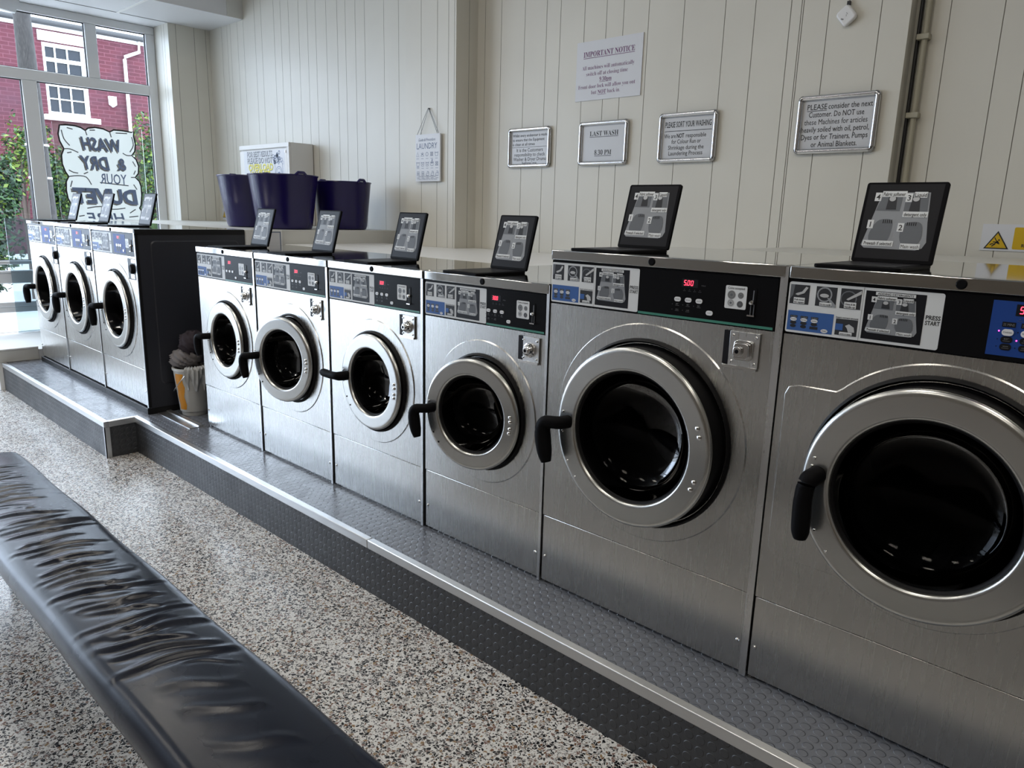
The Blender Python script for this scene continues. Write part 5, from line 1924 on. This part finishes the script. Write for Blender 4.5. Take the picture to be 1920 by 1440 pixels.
mb.prism([(HX, 4.055, 3.735), (HX, 4.205, 3.735), (HX, 4.20, 3.57), (HX, 4.13, 3.52), (HX, 4.062, 3.57)], (0.06, 0, 0), 'white_paint')
mb.box(HX + 0.06, HX + 0.062, 4.09, 4.17, 3.695, 3.712, 'ink_grey')
mb.build('alarm_box', hs, bevel=0.008)

up = thing('utility_pole', (-7.0, 1.08, -0.15), 'weathered wooden utility pole with pale bands outside the window', 'pole')
mb = MB()
mb.tube([(-7.0, 1.09, -0.15), (-7.0, 1.085, 1.44), (-7.0, 1.075, 3.8), (-7.0, 1.07, 6.0)], [0.140, 0.136, 0.096, 0.085], 'pole_wood', 20)
mb.build('pole_shaft', up, smooth=60)
for z_ in (2.265, 1.855):
    mb = MB()
    mb.lathe([(0.126, -0.012), (0.133, -0.012), (0.133, 0.012), (0.126, 0.012)], (-7.0, 1.083, z_), 'white_paint', 'z', 24)
    mb.build('pole_band', up)


def bush(label, c, rad, n, seed, mats=('leaf_green', 'leaf_dark', 'leaf_light'), wts=(0.5, 0.35, 0.15), leaf=0.05, kind='bush'):
    """leafy bush: n leaf blades over several lumps, and a stem"""
    rnd = random.Random(seed)
    root = thing(kind, (c[0], c[1], -0.15), label, kind, 'bushes across the street')
    lumps = [(c[0] + rnd.uniform(-.5, .5) * rad[0], c[1] + rnd.uniform(-.6, .6) * rad[1], c[2] + rnd.uniform(-.65, .55) * rad[2], rnd.uniform(.35, .6)) for _ in range(9)] + [(c[0], c[1], c[2] - 0.2 * rad[2], 0.75)]
    mb = MB()
    for i in range(n):
        lx, ly, lz, s_ = lumps[rnd.randrange(len(lumps))]
        a, b = rnd.uniform(0, 2 * pi), math.acos(rnd.uniform(-1, 1))
        q = rnd.uniform(0.72, 1.0)
        d = Vector((sin(b) * cos(a), sin(b) * sin(a), cos(b)))
        p = Vector((lx + d.x * rad[0] * s_ * q, ly + d.y * rad[1] * s_ * q, lz + d.z * rad[2] * s_ * q))
        t = Vector((rnd.uniform(-1, 1), rnd.uniform(-1, 1), rnd.uniform(-1, 0.6))).normalized()
        nn = (d + Vector((rnd.uniform(-.6, .6), rnd.uniform(-.6, .6), rnd.uniform(-.2, .9)))).normalized()
        u = t.cross(nn)
        if u.length < 1e-3:
            continue
        u.normalize()
        L = leaf * rnd.uniform(.7, 1.5)
        mm = rnd.choices(mats, wts)[0]
        mb.add([tuple(p), tuple(p + t * L * .5 + u * L * .26), tuple(p + t * L), tuple(p + t * L * .5 - u * L * .26)], [(0, 1, 2, 3)], mm)
    mb.build('foliage', root, smooth=0)
    mb = MB()
    mb.tube([(c[0], c[1], -0.15), (c[0] + .02, c[1], c[2] * .4), (c[0], c[1] + .03, c[2])], [0.05, 0.04, 0.015], 'bark', 8)
    for i in range(6):
        lx, ly, lz, s_ = lumps[i]
        mb.tube([(c[0], c[1], c[2] * .35), ((c[0] + lx) / 2, (c[1] + ly) / 2, (c[2] * .5 + lz) / 2), (lx, ly, lz)], [0.022, 0.016, 0.008], 'bark', 6)
    mb.build('stem', root)
    return root


def at_depth(c, rad, x):
    q = (x - CAM[0]) / (c[0] - CAM[0])
    return (x, CAM[1] + (c[1] - CAM[1]) * q, CAM[2] + (c[2] - CAM[2]) * q), tuple(a * q for a in rad)


for lab, c, rad, x, n, sd, wt, lf in (
        ('broad dark green bush left of the utility pole', (-9.6, 0.95, 1.30), (0.6, 0.66, 1.25), -9.4, 9000, 1, (0.42, 0.50, 0.08), 0.075),
        ('tall thin yellow-green shoots rising in front of the brick wall', (-9.4, 1.45, 2.30), (0.20, 0.20, 0.75), -11.0, 900, 2, (0.4, 0.1, 0.5), 0.07),
        ('bright green bush just right of the utility pole', (-9.7, 2.02, 1.75), (0.36, 0.30, 1.08), -11.6, 3600, 3, (0.5, 0.2, 0.3), 0.08),
        ('dark bush behind the window poster', (-9.9, 2.85, 0.95), (0.55, 0.62, 1.3), -9.4, 4800, 4, (0.35, 0.57, 0.08), 0.075),
        ('yellow-green bush at the window jamb side of the house', (-9.6, 3.55, 1.95), (0.42, 0.32, 1.13), -11.6, 4000, 5, (0.45, 0.25, 0.30), 0.08),
        ('low grey-green bush below the shoots', (-8.9, 0.50, 0.80), (0.42, 0.5, 0.72), -7.9, 2400, 6, (0.4, 0.55, 0.05), 0.06)):
    c2, r2 = at_depth(c, rad, x)
    bush(lab, c2, r2, n, sd, wts=wt, leaf=lf)
mb = MB()
mb.box(-12.7, -12.55, -0.6, 6.0, -0.15, 0.55, 'white_paint')
tag(mb.build('garden_wall', smooth=0), 'low white garden wall across the street', 'wall')
